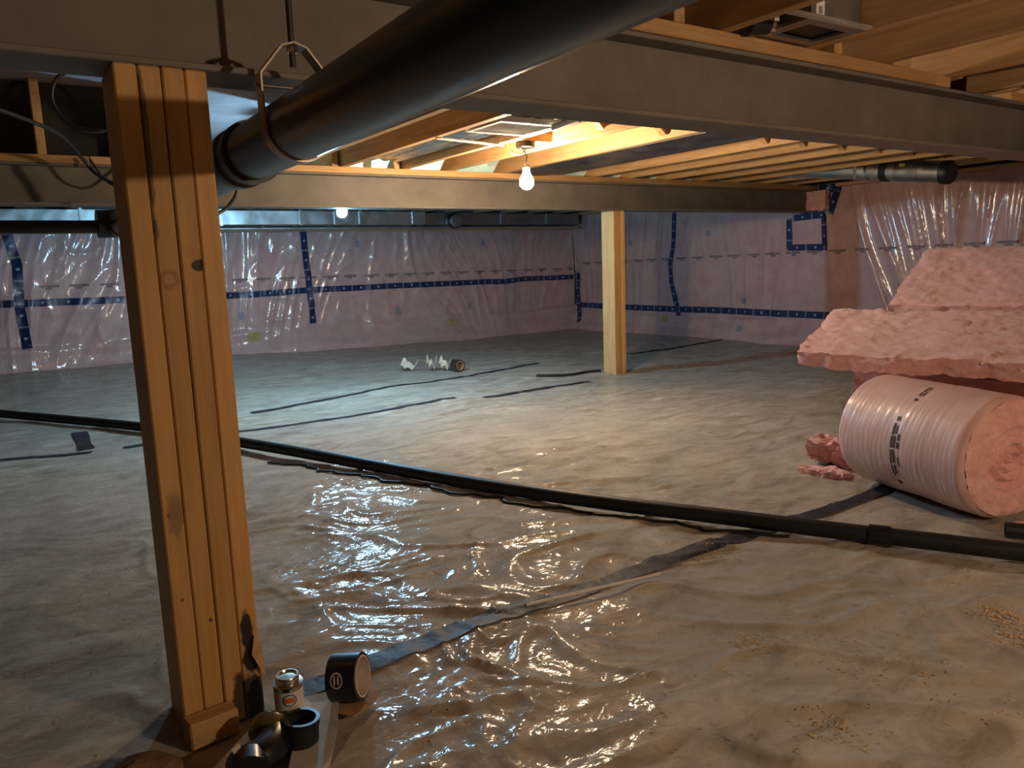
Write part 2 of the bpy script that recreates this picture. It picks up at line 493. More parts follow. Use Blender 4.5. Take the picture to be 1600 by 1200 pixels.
def ground_tape(pts, width, name='seam_tape', mat=None, wob=0.006):
    P = smooth_path([(p[0], p[1], 0) for p in pts], 1)
    L = []; 
    for i in range(len(P) - 1):
        n = max(1, int((P[i + 1] - P[i]).length / 0.012))
        for j in range(n): L.append(P[i].lerp(P[i + 1], j / n))
    L.append(P[-1])
    V = []; K = 7; s = 0; uv = []
    for i, p in enumerate(L):
        d = (L[min(i + 1, len(L) - 1)] - L[max(i - 1, 0)]).normalized(); nrm = Vector((-d.y, d.x, 0))
        if i: s += (L[i] - L[i - 1]).length
        off = wob * noise.noise(Vector((s * 2.1, pts[0][0], pts[0][1])))
        wd = width * (1 + 0.16 * noise.noise(Vector((s * 5.0, 3, pts[0][1]))))
        for k in range(K):
            t = (k / (K - 1) - 0.5) * wd + off
            q = p + nrm * t
            V.append((q.x, q.y, 0)); uv.append((s, k / (K - 1)))
    V = np.array(V); V[:, 2] = ground_h(V[:, 0], V[:, 1]) + 0.004
    return add(name, (V, grid_faces(len(L), K)), mat or M['gtape'], floor, flat=False, uv=uv)
ground_tape([(0.44, 1.525), (0.75, 1.53), (1.4, 1.545), (2.0, 1.53), (2.95, 1.53)], 0.066)
ground_tape([(-1.2, 4.62), (0.0, 4.54), (0.36, 4.40)], 0.05)
ground_tape([(0.50, 4.36), (1.08, 4.37), (1.7, 4.40), (2.50, 4.40)], 0.05)
ground_tape([(2.66, 4.30), (3.1, 4.33), (3.58, 4.31)], 0.05)
ground_tape([(1.3, 4.90), (1.79, 4.99), (2.40, 5.16), (3.05, 5.26), (3.9, 5.36)], 0.05)
ground_tape([(4.6, 5.35), (5.4, 5.36), (6.3, 5.42)], 0.05)
ground_tape([(0.355, 5.0), (0.345, 4.5)], 0.075)

# ------------------------------------------------------------------ walls
def wall_surface_a(u, z):
    """outward bulge (towards the room) of the far wall's sheet"""
    fan = u + 1.5 * (1.25 - z) * perlin(u * 0.55, z * 0.1 + 4, 21)
    f1 = ridge(perlin(fan * 3.6, z * 0.45, 22), 3.0)
    f2 = ridge(perlin(fan * 8.0, z * 0.7 + 9, 23), 3.0)
    f3 = ridge(perlin((u + z) * 2.2, (u - z) * 3.0, 24), 3.5)
    mk = 0.35 + 0.65 * (1 - smooth(4.2, 5.6, u))
    b = 0.03 * perlin(u * 0.9, z * 1.1, 25) + mk * (0.024 * f1 + 0.010 * f2 + 0.012 * f3)
    # below the sheet's edge the loose pink skirt bulges out at the foot
    step = 0.30 + 0.025 * perlin(u * 1.3, 0.5, 26)
    sk = smooth(0.0, 0.05, step - z)
    b = b * (1 - 0.55 * sk) + sk * (0.035 + 0.03 * perlin(u * 2.0, z * 6, 27)) + 0.07 * smooth(0.22, 0.0, z)
    return b + 0.02
def wall_surface_b(y, z):
    fan = y + 0.8 * (1.4 - z) * perlin(y * 0.7, z * 0.1 + 2, 31)
    f1 = ridge(perlin(fan * 4.4, z * 0.45, 32), 3.0)
    f2 = ridge(perlin(fan * 10.0, z * 0.8 + 3, 33), 2.6)
    mk = 0.45 + 0.75 * (1 - smooth(3.9, 4.6, y))
    b = 0.03 * perlin(y * 0.9, z * 1.1, 35) + mk * (0.024 * f1 + 0.012 * f2)
    step = 0.25 + 0.02 * perlin(y * 1.3, 0.5, 36)
    sk = smooth(0.0, 0.05, step - z) * smooth(4.0, 4.6, y)
    b = b * (1 - 0.5 * sk) + sk * (0.02 + 0.04 * perlin(y * 2.0, z * 6, 37)) + 0.06 * smooth(0.2, 0.0, z)
    return b + 0.02
wall_back = tag(add('wall_back', box(-3.2, WALL_X + 0.3, WALL_Y + 0.03, WALL_Y + 0.3, -0.15, JOIST_Z1), M['concrete']), kind='structure')
wall_right = tag(add('wall_right', box(WALL_X + 0.03, WALL_X + 0.3, -3.2, WALL_Y + 0.03, -0.15, JOIST_Z1), M['concrete']), kind='structure')
tag(add('wall_left', box(-3.3, -3.0, -3.2, WALL_Y + 0.3, -0.15, JOIST_Z1), M['concrete']), kind='structure')
tag(add('wall_front', box(-3.0, WALL_X + 0.03, -3.3, -3.0, -0.15, JOIST_Z1), M['concrete']), kind='structure')
ua = np.arange(-2.95, WALL_X - 0.02, 0.013); za = np.linspace(-0.05, 1.27, 96)
U, ZZ = np.meshgrid(ua, za, indexing='ij')
add('poly_sheet', (np.stack([U, WALL_Y - wall_surface_a(U, ZZ), ZZ], -1).reshape(-1, 3), grid_faces(len(ua), len(za))[:, ::-1]), M['wall'], wall_back, flat=False)
ub = np.arange(1.6, WALL_Y - 0.02, 0.012); zb = np.linspace(-0.05, 1.43, 108)
U, ZZ = np.meshgrid(ub, zb, indexing='ij')
add('poly_sheet', (np.stack([WALL_X - wall_surface_b(U, ZZ), U, ZZ], -1).reshape(-1, 3), grid_faces(len(ub), len(zb))), M['wall'], wall_right, flat=False)

def wall_tape(side, pts, width, mat=None, name='seam_tape', label=None, lift=0.007):
    par = wall_back if side == 'a' else wall_right
    P = [Vector((p[0], p[1], 0)) for p in pts]; L = []
    for i in range(len(P) - 1):
        n = max(1, int((P[i + 1] - P[i]).length / 0.02))
        for j in range(n): L.append(P[i].lerp(P[i + 1], j / n))
    L.append(P[-1]); V = []; uv = []; K = 4; s = 0
    for i, p in enumerate(L):
        d = (L[min(i + 1, len(L) - 1)] - L[max(i - 1, 0)]).normalized(); nrm = Vector((-d.y, d.x, 0))
        if i: s += (L[i] - L[i - 1]).length
        off = 0.008 * noise.noise(Vector((s * 1.5, pts[0][0], pts[0][1])))
        for k in range(K):
            q = p + nrm * ((k / (K - 1) - 0.5) * width + off)
            V.append((q.x, q.y)); uv.append((s, k / (K - 1)))
    V = np.array(V)
    if side == 'a':
        W = np.stack([V[:, 0], WALL_Y - wall_surface_a(V[:, 0], V[:, 1]) - lift, V[:, 1]], -1)
    else:
        W = np.stack([WALL_X - wall_surface_b(V[:, 0], V[:, 1]) - lift, V[:, 0], V[:, 1]], -1)
    return add(name, (W, grid_faces(len(L), K)), mat or M['tape'], par, label, flat=False, uv=uv)
wall_tape('a', [(-2.9, 0.67), (0.1, 0.672), (2.0, 0.648), (3.7, 0.662), (5.0, 0.652), (5.3, 0.645), (5.6, 0.665), (6.38, 0.655)], 0.062)
wall_tape('a', [(0.215, 1.27), (0.26, 1.0), (0.235, 0.62), (0.255, 0.28)], 0.075)
wall_tape('a', [(2.80, 1.28), (2.83, 0.8), (2.845, 0.31)], 0.07)
wall_tape('b', [(7.90, 0.72), (7.93, 0.45), (7.90, 0.26), (7.83, 0.08)], 0.075)
wall_tape('b', [(7.92, 0.295), (6.6, 0.29), (5.2, 0.292), (4.15, 0.282)], 0.066)
wall_tape('b', [(6.18, 1.36), (6.20, 0.98), (6.24, 0.80), (6.22, 0.60), (6.12, 0.22)], 0.065)
for seg in ([(4.70, 1.19), (4.70, 0.90)], [(4.72, 0.915), (4.28, 0.905)], [(4.305, 0.90), (4.32, 1.19)], [(4.66, 1.185), (4.30, 1.195)]):
    wall_tape('b', seg, 0.058, lift=0.012)
# tape round the pocket where the far beam enters the wall, with the insulation that fills it
for seg in ([(4.56, 1.44), (4.54, 1.20)], [(4.27, 1.20), (4.19, 1.43)], [(4.60, 1.425), (4.17, 1.425)]):
    wall_tape('b', seg, 0.07, lift=0.02)
def print_marks(side, z_fun, u0, u1, step, mat, name='printed_line'):
    """the repeated small print on the sheet, too far off to be read"""
    geos = []; u = u0; k = 0
    while u < u1:
        ln = step * (0.62 + 0.1 * random.random()); z = z_fun(u)
        for (a, b, dz, hh) in ((0, 1, 0, 0.010), (0.3, 0.62, -0.021, 0.007)):
            n = 6; rows = []
            for j in range(n + 1):
                uu = u + ln * (a + (b - a) * j / n)
                hh2 = hh * (0.75 + 0.5 * random.random())
                for s in (-1, 1):
                    zz = z + dz + s * hh2
                    if side == 'a': rows.append((uu, WALL_Y - float(wall_surface_a(np.array([uu]), np.array([zz]))[0]) - 0.006, zz))
                    else: rows.append((WALL_X - float(wall_surface_b(np.array([uu]), np.array([zz]))[0]) - 0.006, uu, zz))
            geos.append((rows, [(2 * j, 2 * j + 2, 2 * j + 3, 2 * j + 1) for j in range(n)]))
        u += step; k += 1
    g = join(*geos)
    o = add(name, g, mat, wall_back if side == 'a' else wall_right); o['kind'] = 'stuff'
    return o
print_marks('a', lambda u: 0.812 - 0.007 * u, 0.4, 6.3, 0.235, M['ink'])
print_marks('b', lambda u: 0.862 + 0.012 * (5 - u), 2.7, 7.8, 0.235, M['ink'])
def stamp(side, u, z, w, h, mat, name):
    rows = []
    n = 4
    for i in range(n + 1):
        for j in range(n + 1):
            uu = u + (i / n - 0.5) * w; zz = z + (j / n - 0.5) * h
            if side == 'a': rows.append((uu, WALL_Y - float(wall_surface_a(np.array([uu]), np.array([zz]))[0]) - 0.007, zz))
            else: rows.append((WALL_X - float(wall_surface_b(np.array([uu]), np.array([zz]))[0]) - 0.007, uu, zz))
    f = []
    for i in range(n):
        for j in range(n):
            if mat is M['yellow'] and i % 2 and j in (1,): continue
            a = i * (n + 1) + j; f.append((a, a + n + 1, a + n + 2, a + 1))
    return add(name, (rows, f), mat, wall_back if side == 'a' else wall_right)
for u, z in ((2.10, 0.436), (3.83, 0.385), (4.76, 0.38), (1.55, 1.05), (3.4, 1.13), (5.0, 1.12)):
    stamp('a', u, z, 0.055, 0.075, M['grey_ink'], 'printed_stamp')
for u, z in ((5.23, 0.40), (5.25, 0.12), (5.7, 1.1), (6.9, 1.05)):
    stamp('b', u, z, 0.055, 0.06, M['grey_ink'], 'printed_stamp')
stamp('a', 2.20, 0.225, 0.125, 0.085, M['yellow'], 'yellow_print')
stamp('a', 4.50, 0.205, 0.10, 0.07, M['yellow'], 'yellow_print')
stamp('b', 6.34, 0.18, 0.09, 0.08, M['yellow'], 'yellow_print')

# sills and ledges along the wall tops
tag(add('trim_1', box(-2.95, WALL_X - 0.03, WALL_Y - 0.17, WALL_Y + 0.03, 1.262, 1.300), M['plank_x'], bev=0.003), kind='structure')
tag(add('trim_2', box(-2.95, WALL_X - 0.03, WALL_Y - 0.06, WALL_Y + 0.03, 1.300, PLATE_Z), M['concrete']), kind='structure')
tag(add('trim_3', box(WALL_X - 0.11, WALL_X + 0.03, 1.5, 4.18, 1.432, PLATE_Z), M['joist'], bev=0.003), kind='structure')
tag(add('trim_4', box(WALL_X - 0.11, WALL_X + 0.03, 4.66, WALL_Y - 0.06, 1.432, PLATE_Z), M['joist'], bev=0.003), kind='structure')

# ------------------------------------------------------------------ ceiling: subfloor, joists, bridging
ceiling = tag(add('ceiling', box(-3.2, WALL_X + 0.3, -3.2, WALL_Y + 0.3, JOIST_Z1, JOIST_Z1 + 0.03), M['subfloor']), kind='structure')
def joist_row(xs, y0, y1):
    base = None
    for x in xs:
        if base is None:
            me = make_mesh('joist', box(-0.019, 0.019, y0, y1, PLATE_Z, JOIST_Z1), M['joist'], bev=0.002)
            base = me
        o = bpy.data.objects.new('joist', base); COL.objects.link(o); o.parent = ceiling; o.location = (x, 0, 0)
NEAR_X = [-2.6, -2.2, -1.8, -1.4, -1.0, -0.6, -0.28, 0.12, 0.92, 1.32, 1.72, 2.10, 2.48, 2.92, 3.32, 3.72, 4.1, 4.5, 4.9, 5.3, 5.7, 6.1]
MID_X = [-2.6, -2.2, -1.8, -1.4, -1.0, -0.6, -0.2, 1.545, 1.83, 2.225, 2.545, 2.955, 3.40, 3.745, 4.09, 4.475, 4.865, 5.26, 5.655, 6.05]
FAR_X = [-2.55, -2.15, -1.75, -1.35, -0.95, -0.55, -0.12, 0.305, 0.70, 1.775, 2.17, 2.566, 2.963, 3.352, 3.70 + 0.083, 4.135, 4.519, 4.909, 5.30, 5.70, 6.09]
joist_row(NEAR_X, -2.98, 1.625)
joist_row(MID_X, 1.475, 4.58)
joist_row(FAR_X, 4.41, WALL_Y - 0.02)
# crossed bridging between the joists of the middle span
for i in range(6, len(MID_X) - 1):
    a, b = MID_X[i] + 0.019, MID_X[i + 1] - 0.019
    if b - a < 0.26 or b - a > 0.5 or 1.8 < a < 1.9: continue
    if 2.9 < a < 3.0: continue
    for s, yy in ((0, 2.86), (1, 2.905)):
        x0, x1 = (a, b) if s == 0 else (b, a)
        p0 = Vector((x0, yy, PLATE_Z + 0.03)); p1 = Vector((x1, yy, JOIST_Z1 - 0.03))
        d = (p1 - p0) * 0.5; w = Vector((0, 1, 0)); n = d.normalized().cross(w)
        add('bridging_strut', obox((p0 + p1) * 0.5, d, w * 0.019, n * 0.019), M['plank_x'], ceiling)
# blocks added between joists to stop the cool light, coloured near-black for shade
for k in range(len(FAR_X) - 1):
    x0, x1 = FAR_X[k] + 0.0192, FAR_X[k + 1] - 0.0192
    if x1 < 0.69: add('shade_block', box(x0, x1, 4.49, 4.528, PLATE_Z, JOIST_Z1 - 0.001), M['bay_shade'], ceiling)
# a plank nailed flat under the joists, left of the duct pan
add('nailer', box(1.24, 1.525, 4.02, 4.10, PLATE_Z, PLATE_Z + 0.09), M['plank_x'], ceiling, bev=0.003)

# ------------------------------------------------------------------ steel beams
def ibeam(y0, x0, x1, label, plates):
    yc = y0 + 0.065
    t = thing('steel_beam', ((x0 + x1) / 2, yc, BEAM_Z0), label, 'beam')
    add('bottom_flange', box(x0, x1, y0, y0 + 0.13, BEAM_Z0, BEAM_Z0 + 0.012), M['steel'], t, bev=0.002)
    add('top_flange', box(x0, x1, y0, y0 + 0.13, BEAM_Z1 - 0.012, BEAM_Z1), M['steel'], t, bev=0.002)
    add('web', box(x0, x1, yc - 0.004, yc + 0.004, BEAM_Z0 + 0.012, BEAM_Z1 - 0.012), M['steel'], t)
    for a, b, o in plates:
        add('nailer_plate', box(a, b, y0 - 0.006 + o, y0 + 0.134 + o, BEAM_Z1, PLATE_Z), M['plank_x'], t, 'raw wood plate on the top flange', bev=0.003)
    return t
beam1 = ibeam(1.4855, -2.95, WALL_X + 0.02, 'wide grey steel beam nearest the camera, crossing above the near post', [(-2.9, 1.345, 0), (1.365, 2.80, -0.004), (2.806, 2.90, 0.0), (3.4, WALL_X, 0.02)])
beam2 = ibeam(4.40, -2.95, WALL_X - 0.005, 'farther grey steel beam resting on the slim far post', [(-2.9, 0.5, 0), (0.503, 3.1, 0), (3.103, WALL_X - 0.02, 0)])

# ------------------------------------------------------------------ posts
BASE_Z = -0.012
near_post = thing('wooden_post', (0.2945, 1.5555, BASE_Z), 'thick four-ply wooden post scorched at its foot, standing nearest', 'post')
sx = POST[0]
def ply_mat(i, lst):
    return wood('post_ply_%d' % i, (0.56, 0.315, 0.105), (0.43, 0.225, 0.068), 2, 0.6, spots(lst) if lst else None)
L0 = ORG[near_post.name]
def rel(x, y, z): return (x - L0.x, y - L0.y, z - L0.z)
fy = POST[2]
scorch = (0.006, 0.004, 0.003)
marks = [
    [(rel(sx + 0.024, fy, 0.435), (0.020, 0.06, 0.055), (0.22, 0.13, 0.07), 0.75), (rel(sx + 0.012, fy, 0.435), (0.004, 0.03, 0.005), (0.08, 0.04, 0.02), 0.9), (rel(sx + 0.02, fy, 0.27), (0.004, 0.03, 0.004), (0.12, 0.06, 0.03), 0.8)],
    [(rel(sx + 0.057, fy, 0.862), (0.021, 0.06, 0.021), (0.26, 0.115, 0.038), 0.85), (rel(sx + 0.057, fy, 0.862), (0.014, 0.06, 0.013), (0.46, 0.245, 0.085), 0.8), (rel(sx + 0.066, fy, 0.215), (0.004, 0.03, 0.004), (0.06, 0.03, 0.02), 0.9), (rel(sx + 0.042, fy, 1.09), (0.007, 0.03, 0.16), (0.10, 0.05, 0.02), 0.85)],
    [(rel(sx + 0.107, fy, 0.885), (0.014, 0.06, 0.012), (0.022, 0.011, 0.006), 1.0), (rel(sx + 0.094, fy, 0.91), (0.012, 0.05, 0.012), (0.45, 0.20, 0.07), 0.5), (rel(sx + 0.110, fy, 0.03), (0.026, 0.08, 0.065), scorch, 0.9)],
    [(rel(sx + 0.130, fy, 0.175), (0.013, 0.10, 0.055), scorch, 0.98), (rel(sx + 0.136, fy, 0.115), (0.020, 0.10, 0.040), scorch, 1.0), (rel(sx + 0.133, fy, 0.025), (0.030, 0.10, 0.062), scorch, 0.95)],
]
for i in range(4):
    a = sx + i * 0.0381
    o = add('ply', box(a + 0.0009, a + 0.0372, POST[2] + (0.0, 0.0025, 0.001, 0.003)[i], POST[3], BASE_Z, BEAM_Z0), ply_mat(i, marks[i]), near_post, bev=0.003)
add('splinter', sheet_strip([((0.361, 1.484, 0.16), (0.3725, 1.484, 0.145)), ((0.352, 1.478, 0.125), (0.3735, 1.479, 0.095)), ((0.369, 1.476, 0.085), (0.374, 1.478, 0.075))], (0, 0.003, 0)), M['plank_x'], near_post, 'curled splinter of bare wood beside the scorch')
far_post = thing('wooden_post', (3.992, 4.50, gh(3.99, 4.5)), 'slim three-ply wooden post under the farther steel beam', 'post')
fz = gh(3.99, 4.5) - 0.01
for i in range(3):
    a = POST2[0] + i * 0.0381
    add('ply', box(a + 0.0009, a + 0.0372, POST2[2] + (0, 0.004, 0.001)[i], POST2[3], fz, BEAM_Z0), M['upright'], far_post, bev=0.003)

# ------------------------------------------------------------------ large drain pipe and hanger
PX, PZ, PR = 0.500, 1.121, 0.057
def px_at(y): return 0.463 + 0.0225 * y
drain = thing('drain_pipe', (0.49, 1.2, PZ), 'fat black drain pipe slung under the near beam', 'pipe')
p_a = Vector((px_at(-0.6), -0.6, PZ + 0.004)); p_b = Vector((px_at(4.0), 4.0, PZ - 0.008))
dr = (p_b - p_a).normalized()
add('pipe_run', lathe([(PR, 0), (PR, (p_b - p_a).length)], p_a, dr, 56), M['abs'], drain, flat=False)
c0 = p_a + dr * ((1.69 + 0.6))
add('coupling', lathe([(PR - 0.001, 0), (PR + 0.008, 0.0), (PR + 0.008, 0.028), (PR + 0.002, 0.03), (PR + 0.002, 0.085), (PR + 0.008, 0.087), (PR + 0.008, 0.12), (PR - 0.001, 0.12)], c0, dr, 48), M['rubber'], drain, flat=False)
el = [p_b + Vector((0, -0.06, 0))]
for k in range(9):
    a = math.pi / 2 * k / 8
    el.append(p_b + Vector((-0.065 * (1 - math.cos(a)), 0.065 * math.sin(a), 0)))
el.append(el[-1] + Vector((-0.025, 0, 0)))
add('elbow', tube(el, PR + 0.007, 28), M['abs'], drain, flat=False)
add('branch_pipe', cyl(el[-1] + Vector((0.03, 0, -0.012)), (-2.9, el[-1].y, PZ - 0.02), 0.029, 24), M['abs_matte'], drain, flat=False)
hang = thing('pipe_hanger', (px_at(1.39), 1.39, PZ - PR), 'thin steel strap hanger looped round the fat drain pipe', 'hanger')
hx = px_at(1.39)
path = []
R_ = PR + 0.003
path.append((hx, 1.257 + 0.004)); path.append((hx - 0.022, 1.254)); path.append((hx - 0.062, 1.205))
path.append((hx - R_ - 0.002, 1.17))
for k in range(0, 25):
    a = math.pi + math.pi * k / 24
    path.append((hx + R_ * math.cos(a), PZ + R_ * math.sin(a)))
path.append((hx + R_ + 0.002, 1.17)); path.append((hx + 0.062, 1.205)); path.append((hx + 0.022, 1.254)); path.append((hx, 1.257 + 0.004))
V, F = [], []
for i, (x, z) in enumerate(path):
    a = path[max(i - 1, 0)]; b = path[min(i + 1, len(path) - 1)]
    t = Vector((b[0] - a[0], 0, b[1] - a[1])).normalized(); nn = Vector((t.z, 0, -t.x))
    for (s, w) in ((-1, -1), (1, -1), (1, 1), (-1, 1)):
        V.append(Vector((x, 1.39 + 0.015 * w, z)) + nn * 0.0016 * s)
for i in range(len(path) - 1):
    for k in range(4):
        j = (k + 1) % 4; F.append((i * 4 + k, i * 4 + j, i * 4 + 4 + j, i * 4 + 4 + k))
add('strap', (V, F), M['hanger'], hang)
add('cross_bolt', cyl((hx - 0.070, 1.39, 1.187), (hx + 0.070, 1.39, 1.187), 0.0033, 10), M['hanger'], hang)
add('threaded_rod', cyl((hx, 1.39, 1.222), (hx, 1.39, JOIST_Z1), 0.0055, 12), M['dark_rod'], hang, flat=False)
add('nut', lathe([(0.009, 0), (0.009, 0.012)], (hx, 1.39, 1.246), (0, 0, 1), 6), M['silver'], hang)

# ------------------------------------------------------------------ pipes lying on the ground
fp = thing('ground_pipe', (1.3, 3.1, 0), 'long thin black pipe lying diagonally across the ground sheet', 'pipe')
fpts = [(-0.9, 7.75), (-0.25, 6.42), (0.0, 5.93), (0.632, 4.76), (1.03, 3.79), (1.56, 2.33), (1.975, 1.50), (2.23, 1.02), (2.55, 0.36)]
pp = smooth_path([(x, y, 0) for x, y in fpts], 10)
gz = np.array([gh(p.x, p.y) for p in pp]); gz = np.convolve(np.pad(gz, 8, mode='edge'), np.ones(17) / 17, 'valid') + 0.034
pp = [Vector((p.x, p.y, z)) for p, z in zip(pp, gz)]
add('pipe_run', tube(pp, 0.026, 20), M['abs_matte'], fp, flat=False)
def on_pipe(y):
    for i in range(len(pp) - 1):
        if pp[i].y >= y >= pp[i + 1].y:
            t = (pp[i].y - y) / (pp[i].y - pp[i + 1].y)
            return pp[i].lerp(pp[i + 1], t), (pp[i + 1] - pp[i]).normalized()
q, d = on_pipe(1.225); add('coupling', cyl(q - d * 0.03, q + d * 0.03, 0.0315, 24), M['abs'], fp, flat=False)
sp = thing('short_pipe', (2.47, 0.95, 0), 'short length of black pipe beside the long one at right edge', 'pipe')
a0 = Vector((2.405, 1.005, 0.040)); a1 = Vector((2.75, 0.38, 0.045))
add('pipe_run', hollow(a0, a1, 0.024, 0.020), M['abs_matte'], sp, flat=False)
cpts = []
for k in range(70):
    y = 3.55 - k * 0.031
    q, d = on_pipe(y)
    s = Vector((-abs(d.y), d.x, 0)).normalized()
    w = 0.078 + 0.022 * math.sin(k * 0.62) + 0.012 * math.sin(k * 1.7) + (0.03 if k < 20 else 0)
    x, yy = q.x + s.x * w, q.y + s.y * w
    cpts.append((x, yy, gh(x, yy) + 0.006))
tag(add('cable', tube(cpts, 0.005, 8), M['rubber'], flat=False), 'wavy thin black cable lying along the long ground pipe', 'cable')
tag(add('dowel', cyl((1.045, 1.53, gh(1.045, 1.53) + 0.014), (1.45, 1.462, gh(1.45, 1.462) + 0.016), 0.004, 10), M['dowel'], flat=False), 'thin pale rod lying across the dark floor tape', 'rod')

# ------------------------------------------------------------------ lamps
def bulb_lamp(spec, label, cord_top, name='pendant_bulb'):
    x, y, z = spec['pos']; r = spec['r']
    t = thing(name, (x, y, cord_top), label, 'lamp')
    add('bulb', lathe([(0.002, -r), (r * 0.38, -r * 0.925), (r * 0.71, -r * 0.71), (r * 0.925, -r * 0.38), (r, 0), (r * 0.94, r * 0.36), (r * 0.76, r * 0.75), (r * 0.55, r * 1.08), (r * 0.46, r * 1.5)], (x, y, z), (0, 0, 1), 28), emissive('bulb_glow', spec['col'], spec['power']), t, flat=False)
    add('socket', lathe([(0.016, 0), (0.019, 0.004), (0.019, 0.03), (0.012, 0.04), (0.004, 0.046)], (x, y, z + r * 1.45), (0, 0, 1), 20), M['socket'], t, flat=False)
    cp = smooth_path([(x, y, z + r * 1.45 + 0.044), (x + 0.006, y, z + 0.13), (x - 0.003, y + 0.002, cord_top - 0.03), (x, y, cord_top)], 6)
    add('cord', tube(cp, 0.0028, 8), M['rubber'], t, flat=False)
    add('ceiling_box', lathe([(0.045, 0), (0.05, 0.004), (0.05, 0.03), (0.03, 0.034)], (x, y, cord_top - 0.012), (0, 0, 1), 24), M['rubber'], t, flat=False)
    return t
# the box is screwed to a short block under the joist
add('lamp_block', box(2.235, 2.53, 3.31, 3.40, PLATE_Z + 0.020, PLATE_Z + 0.06), M['plank_x'], ceiling)
lampw = bulb_lamp(WARM_BULB, 'warm glowing bare bulb hanging from the joists mid span', PLATE_Z)
add('lamp_block', box(1.74, 2.20, 4.75, 4.85, PLATE_Z - 0.020, PLATE_Z), M['plank_x'], ceiling)
lampc = bulb_lamp(COOL_BULB, 'bluish white bare bulb peeking out below the farther beam', PLATE_Z - 0.038)
lampn = bulb_lamp(NEAR_BULB, 'amber bare bulb hanging from the joists on the camera side', PLATE_Z)
lp = [(2.30, 3.39, PLATE_Z + 0.012), (2.30, 3.36, PLATE_Z - 0.03), (2.335, 3.34, PLATE_Z - 0.045), (2.37, 3.35, PLATE_Z - 0.03), (2.36, 3.37, PLATE_Z + 0.005)]
add('cable_loop', tube(smooth_path(lp, 6), 0.006, 10), M['white_plastic'], lampw, flat=False)

# ------------------------------------------------------------------ ducts
duct = thing('rectangular_duct', (2.2, 7.62, 1.315), 'galvanised rectangular duct running along the far wall top', 'duct')
def duct_section(x0, x1, y0, y1, z0, z1, mat):
    o = add('duct_section', box(x0 + 0.002, x1 - 0.002, y0, y1, z0, z1), mat, duct, bev=0.003)
    add('drive_cleat', join(box(x0 - 0.012, x0 + 0.012, y0 - 0.010, y1, z0 - 0.01, z0), box(x0 - 0.012, x0 + 0.012, y0 - 0.012, y0, z0 - 0.01, z1 + 0.01)), mat, o)
for a, b in ((-1.6, -0.4), (-0.4, 0.75), (0.75, 1.9), (1.9, 2.66), (2.66, 3.02), (3.02, 3.29), (3.29, 3.90), (3.90, 4.05)):
    duct_section(a, b, 7.60, 7.82, 1.315, 1.448, M['galv'])
for a, b in ((4.05, 5.09), (5.09, 5.75), (5.75, 6.25)):
    duct_section(a, b, 7.68, 7.82, 1.315, 1.440, M['galv_dull'])
add('takeoff_collar', lathe([(0.055, 0), (0.078, 0.0), (0.078, 0.05), (0.072, 0.055), (0.072, 0.10), (0.060, 0.105), (0.010, 0.108)], (4.43, 7.69, 1.352), (0, -1, 0), 32), M['galv_dull'], duct, flat=False)
add('collar_band', lathe([(0.074, 0), (0.084, 0.0), (0.084, 0.03), (0.074, 0.03)], (4.43, 7.655, 1.352), (0, -1, 0), 32, caps=False), M['rubber'], duct, flat=False)
pipe2 = thing('conduit', (2.5, 7.55, 1.27), 'thin shiny conduit running just under the rectangular duct', 'conduit')
add('conduit_run', cyl((-1.6, 7.66, 1.282), (6.25, 7.70, 1.282), 0.014, 14), M['galv'], pipe2, flat=False)
for x in (0.2, 1.4, 2.3, 3.6, 4.9, 6.0):
    add('conduit_strap', box(x - 0.012, x + 0.012, 7.64, 7.84, 1.296, 1.300), M['galv_dull'], pipe2)

rd = thing('round_duct', (5.47, 2.9, 1.31), 'round metal duct with dark end cap near the pink side wall', 'duct')
ra = Vector((5.47, 4.95, 1.655)); rb = Vector((5.47, 3.22, 1.424)); rc = Vector((5.47, 2.84, 1.373))
dd = (rb - ra).normalized()
add('duct_run', lathe([(0.066, 0), (0.066, (rc - ra).length)], ra, dd, 40), M['galv'], rd, flat=False)
add('dark_clamp', lathe([(0.068, 0), (0.073, 0), (0.073, 0.05), (0.068, 0.05)], rb - dd * 0.02, dd, 40, caps=False), M['rubber'], rd, flat=False)
add('sleeve', lathe([(0.068, 0), (0.0695, 0), (0.0695, 0.16), (0.073, 0.162), (0.073, 0.172), (0.0695, 0.174), (0.0695, 0.33)], rb + dd * 0.09, dd, 40), M['galv_dull'], rd, flat=False)
add('end_cap', lathe([(0.070, 0), (0.079, 0), (0.079, 0.05), (0.070, 0.062)], rb + dd * 0.41, dd, 40), M['rubber'], rd, flat=False)
sn = Vector((-0.8, 0, 0.6)).normalized()
lb = rb + dd * 0.15 + sn * 0.0705
add('yellow_sticker', obox(lb, dd * 0.022, Vector((0.6, 0, 0.8)) * 0.014, sn * 0.001), M['yellow'], rd)
for k in (1.62,):
    q = ra + dd * k
    add('hanger_strap', box(5.279, 5.636, q.y - 0.010, q.y + 0.010, q.z - 0.0705, q.z - 0.0675), M['galv_dull'], rd)
    for xx in (5.279, 5.634): add('hanger_strap', box(xx, xx + 0.002, q.y - 0.010, q.y + 0.010, q.z - 0.0705, PLATE_Z + 0.04), M['galv_dull'], rd)

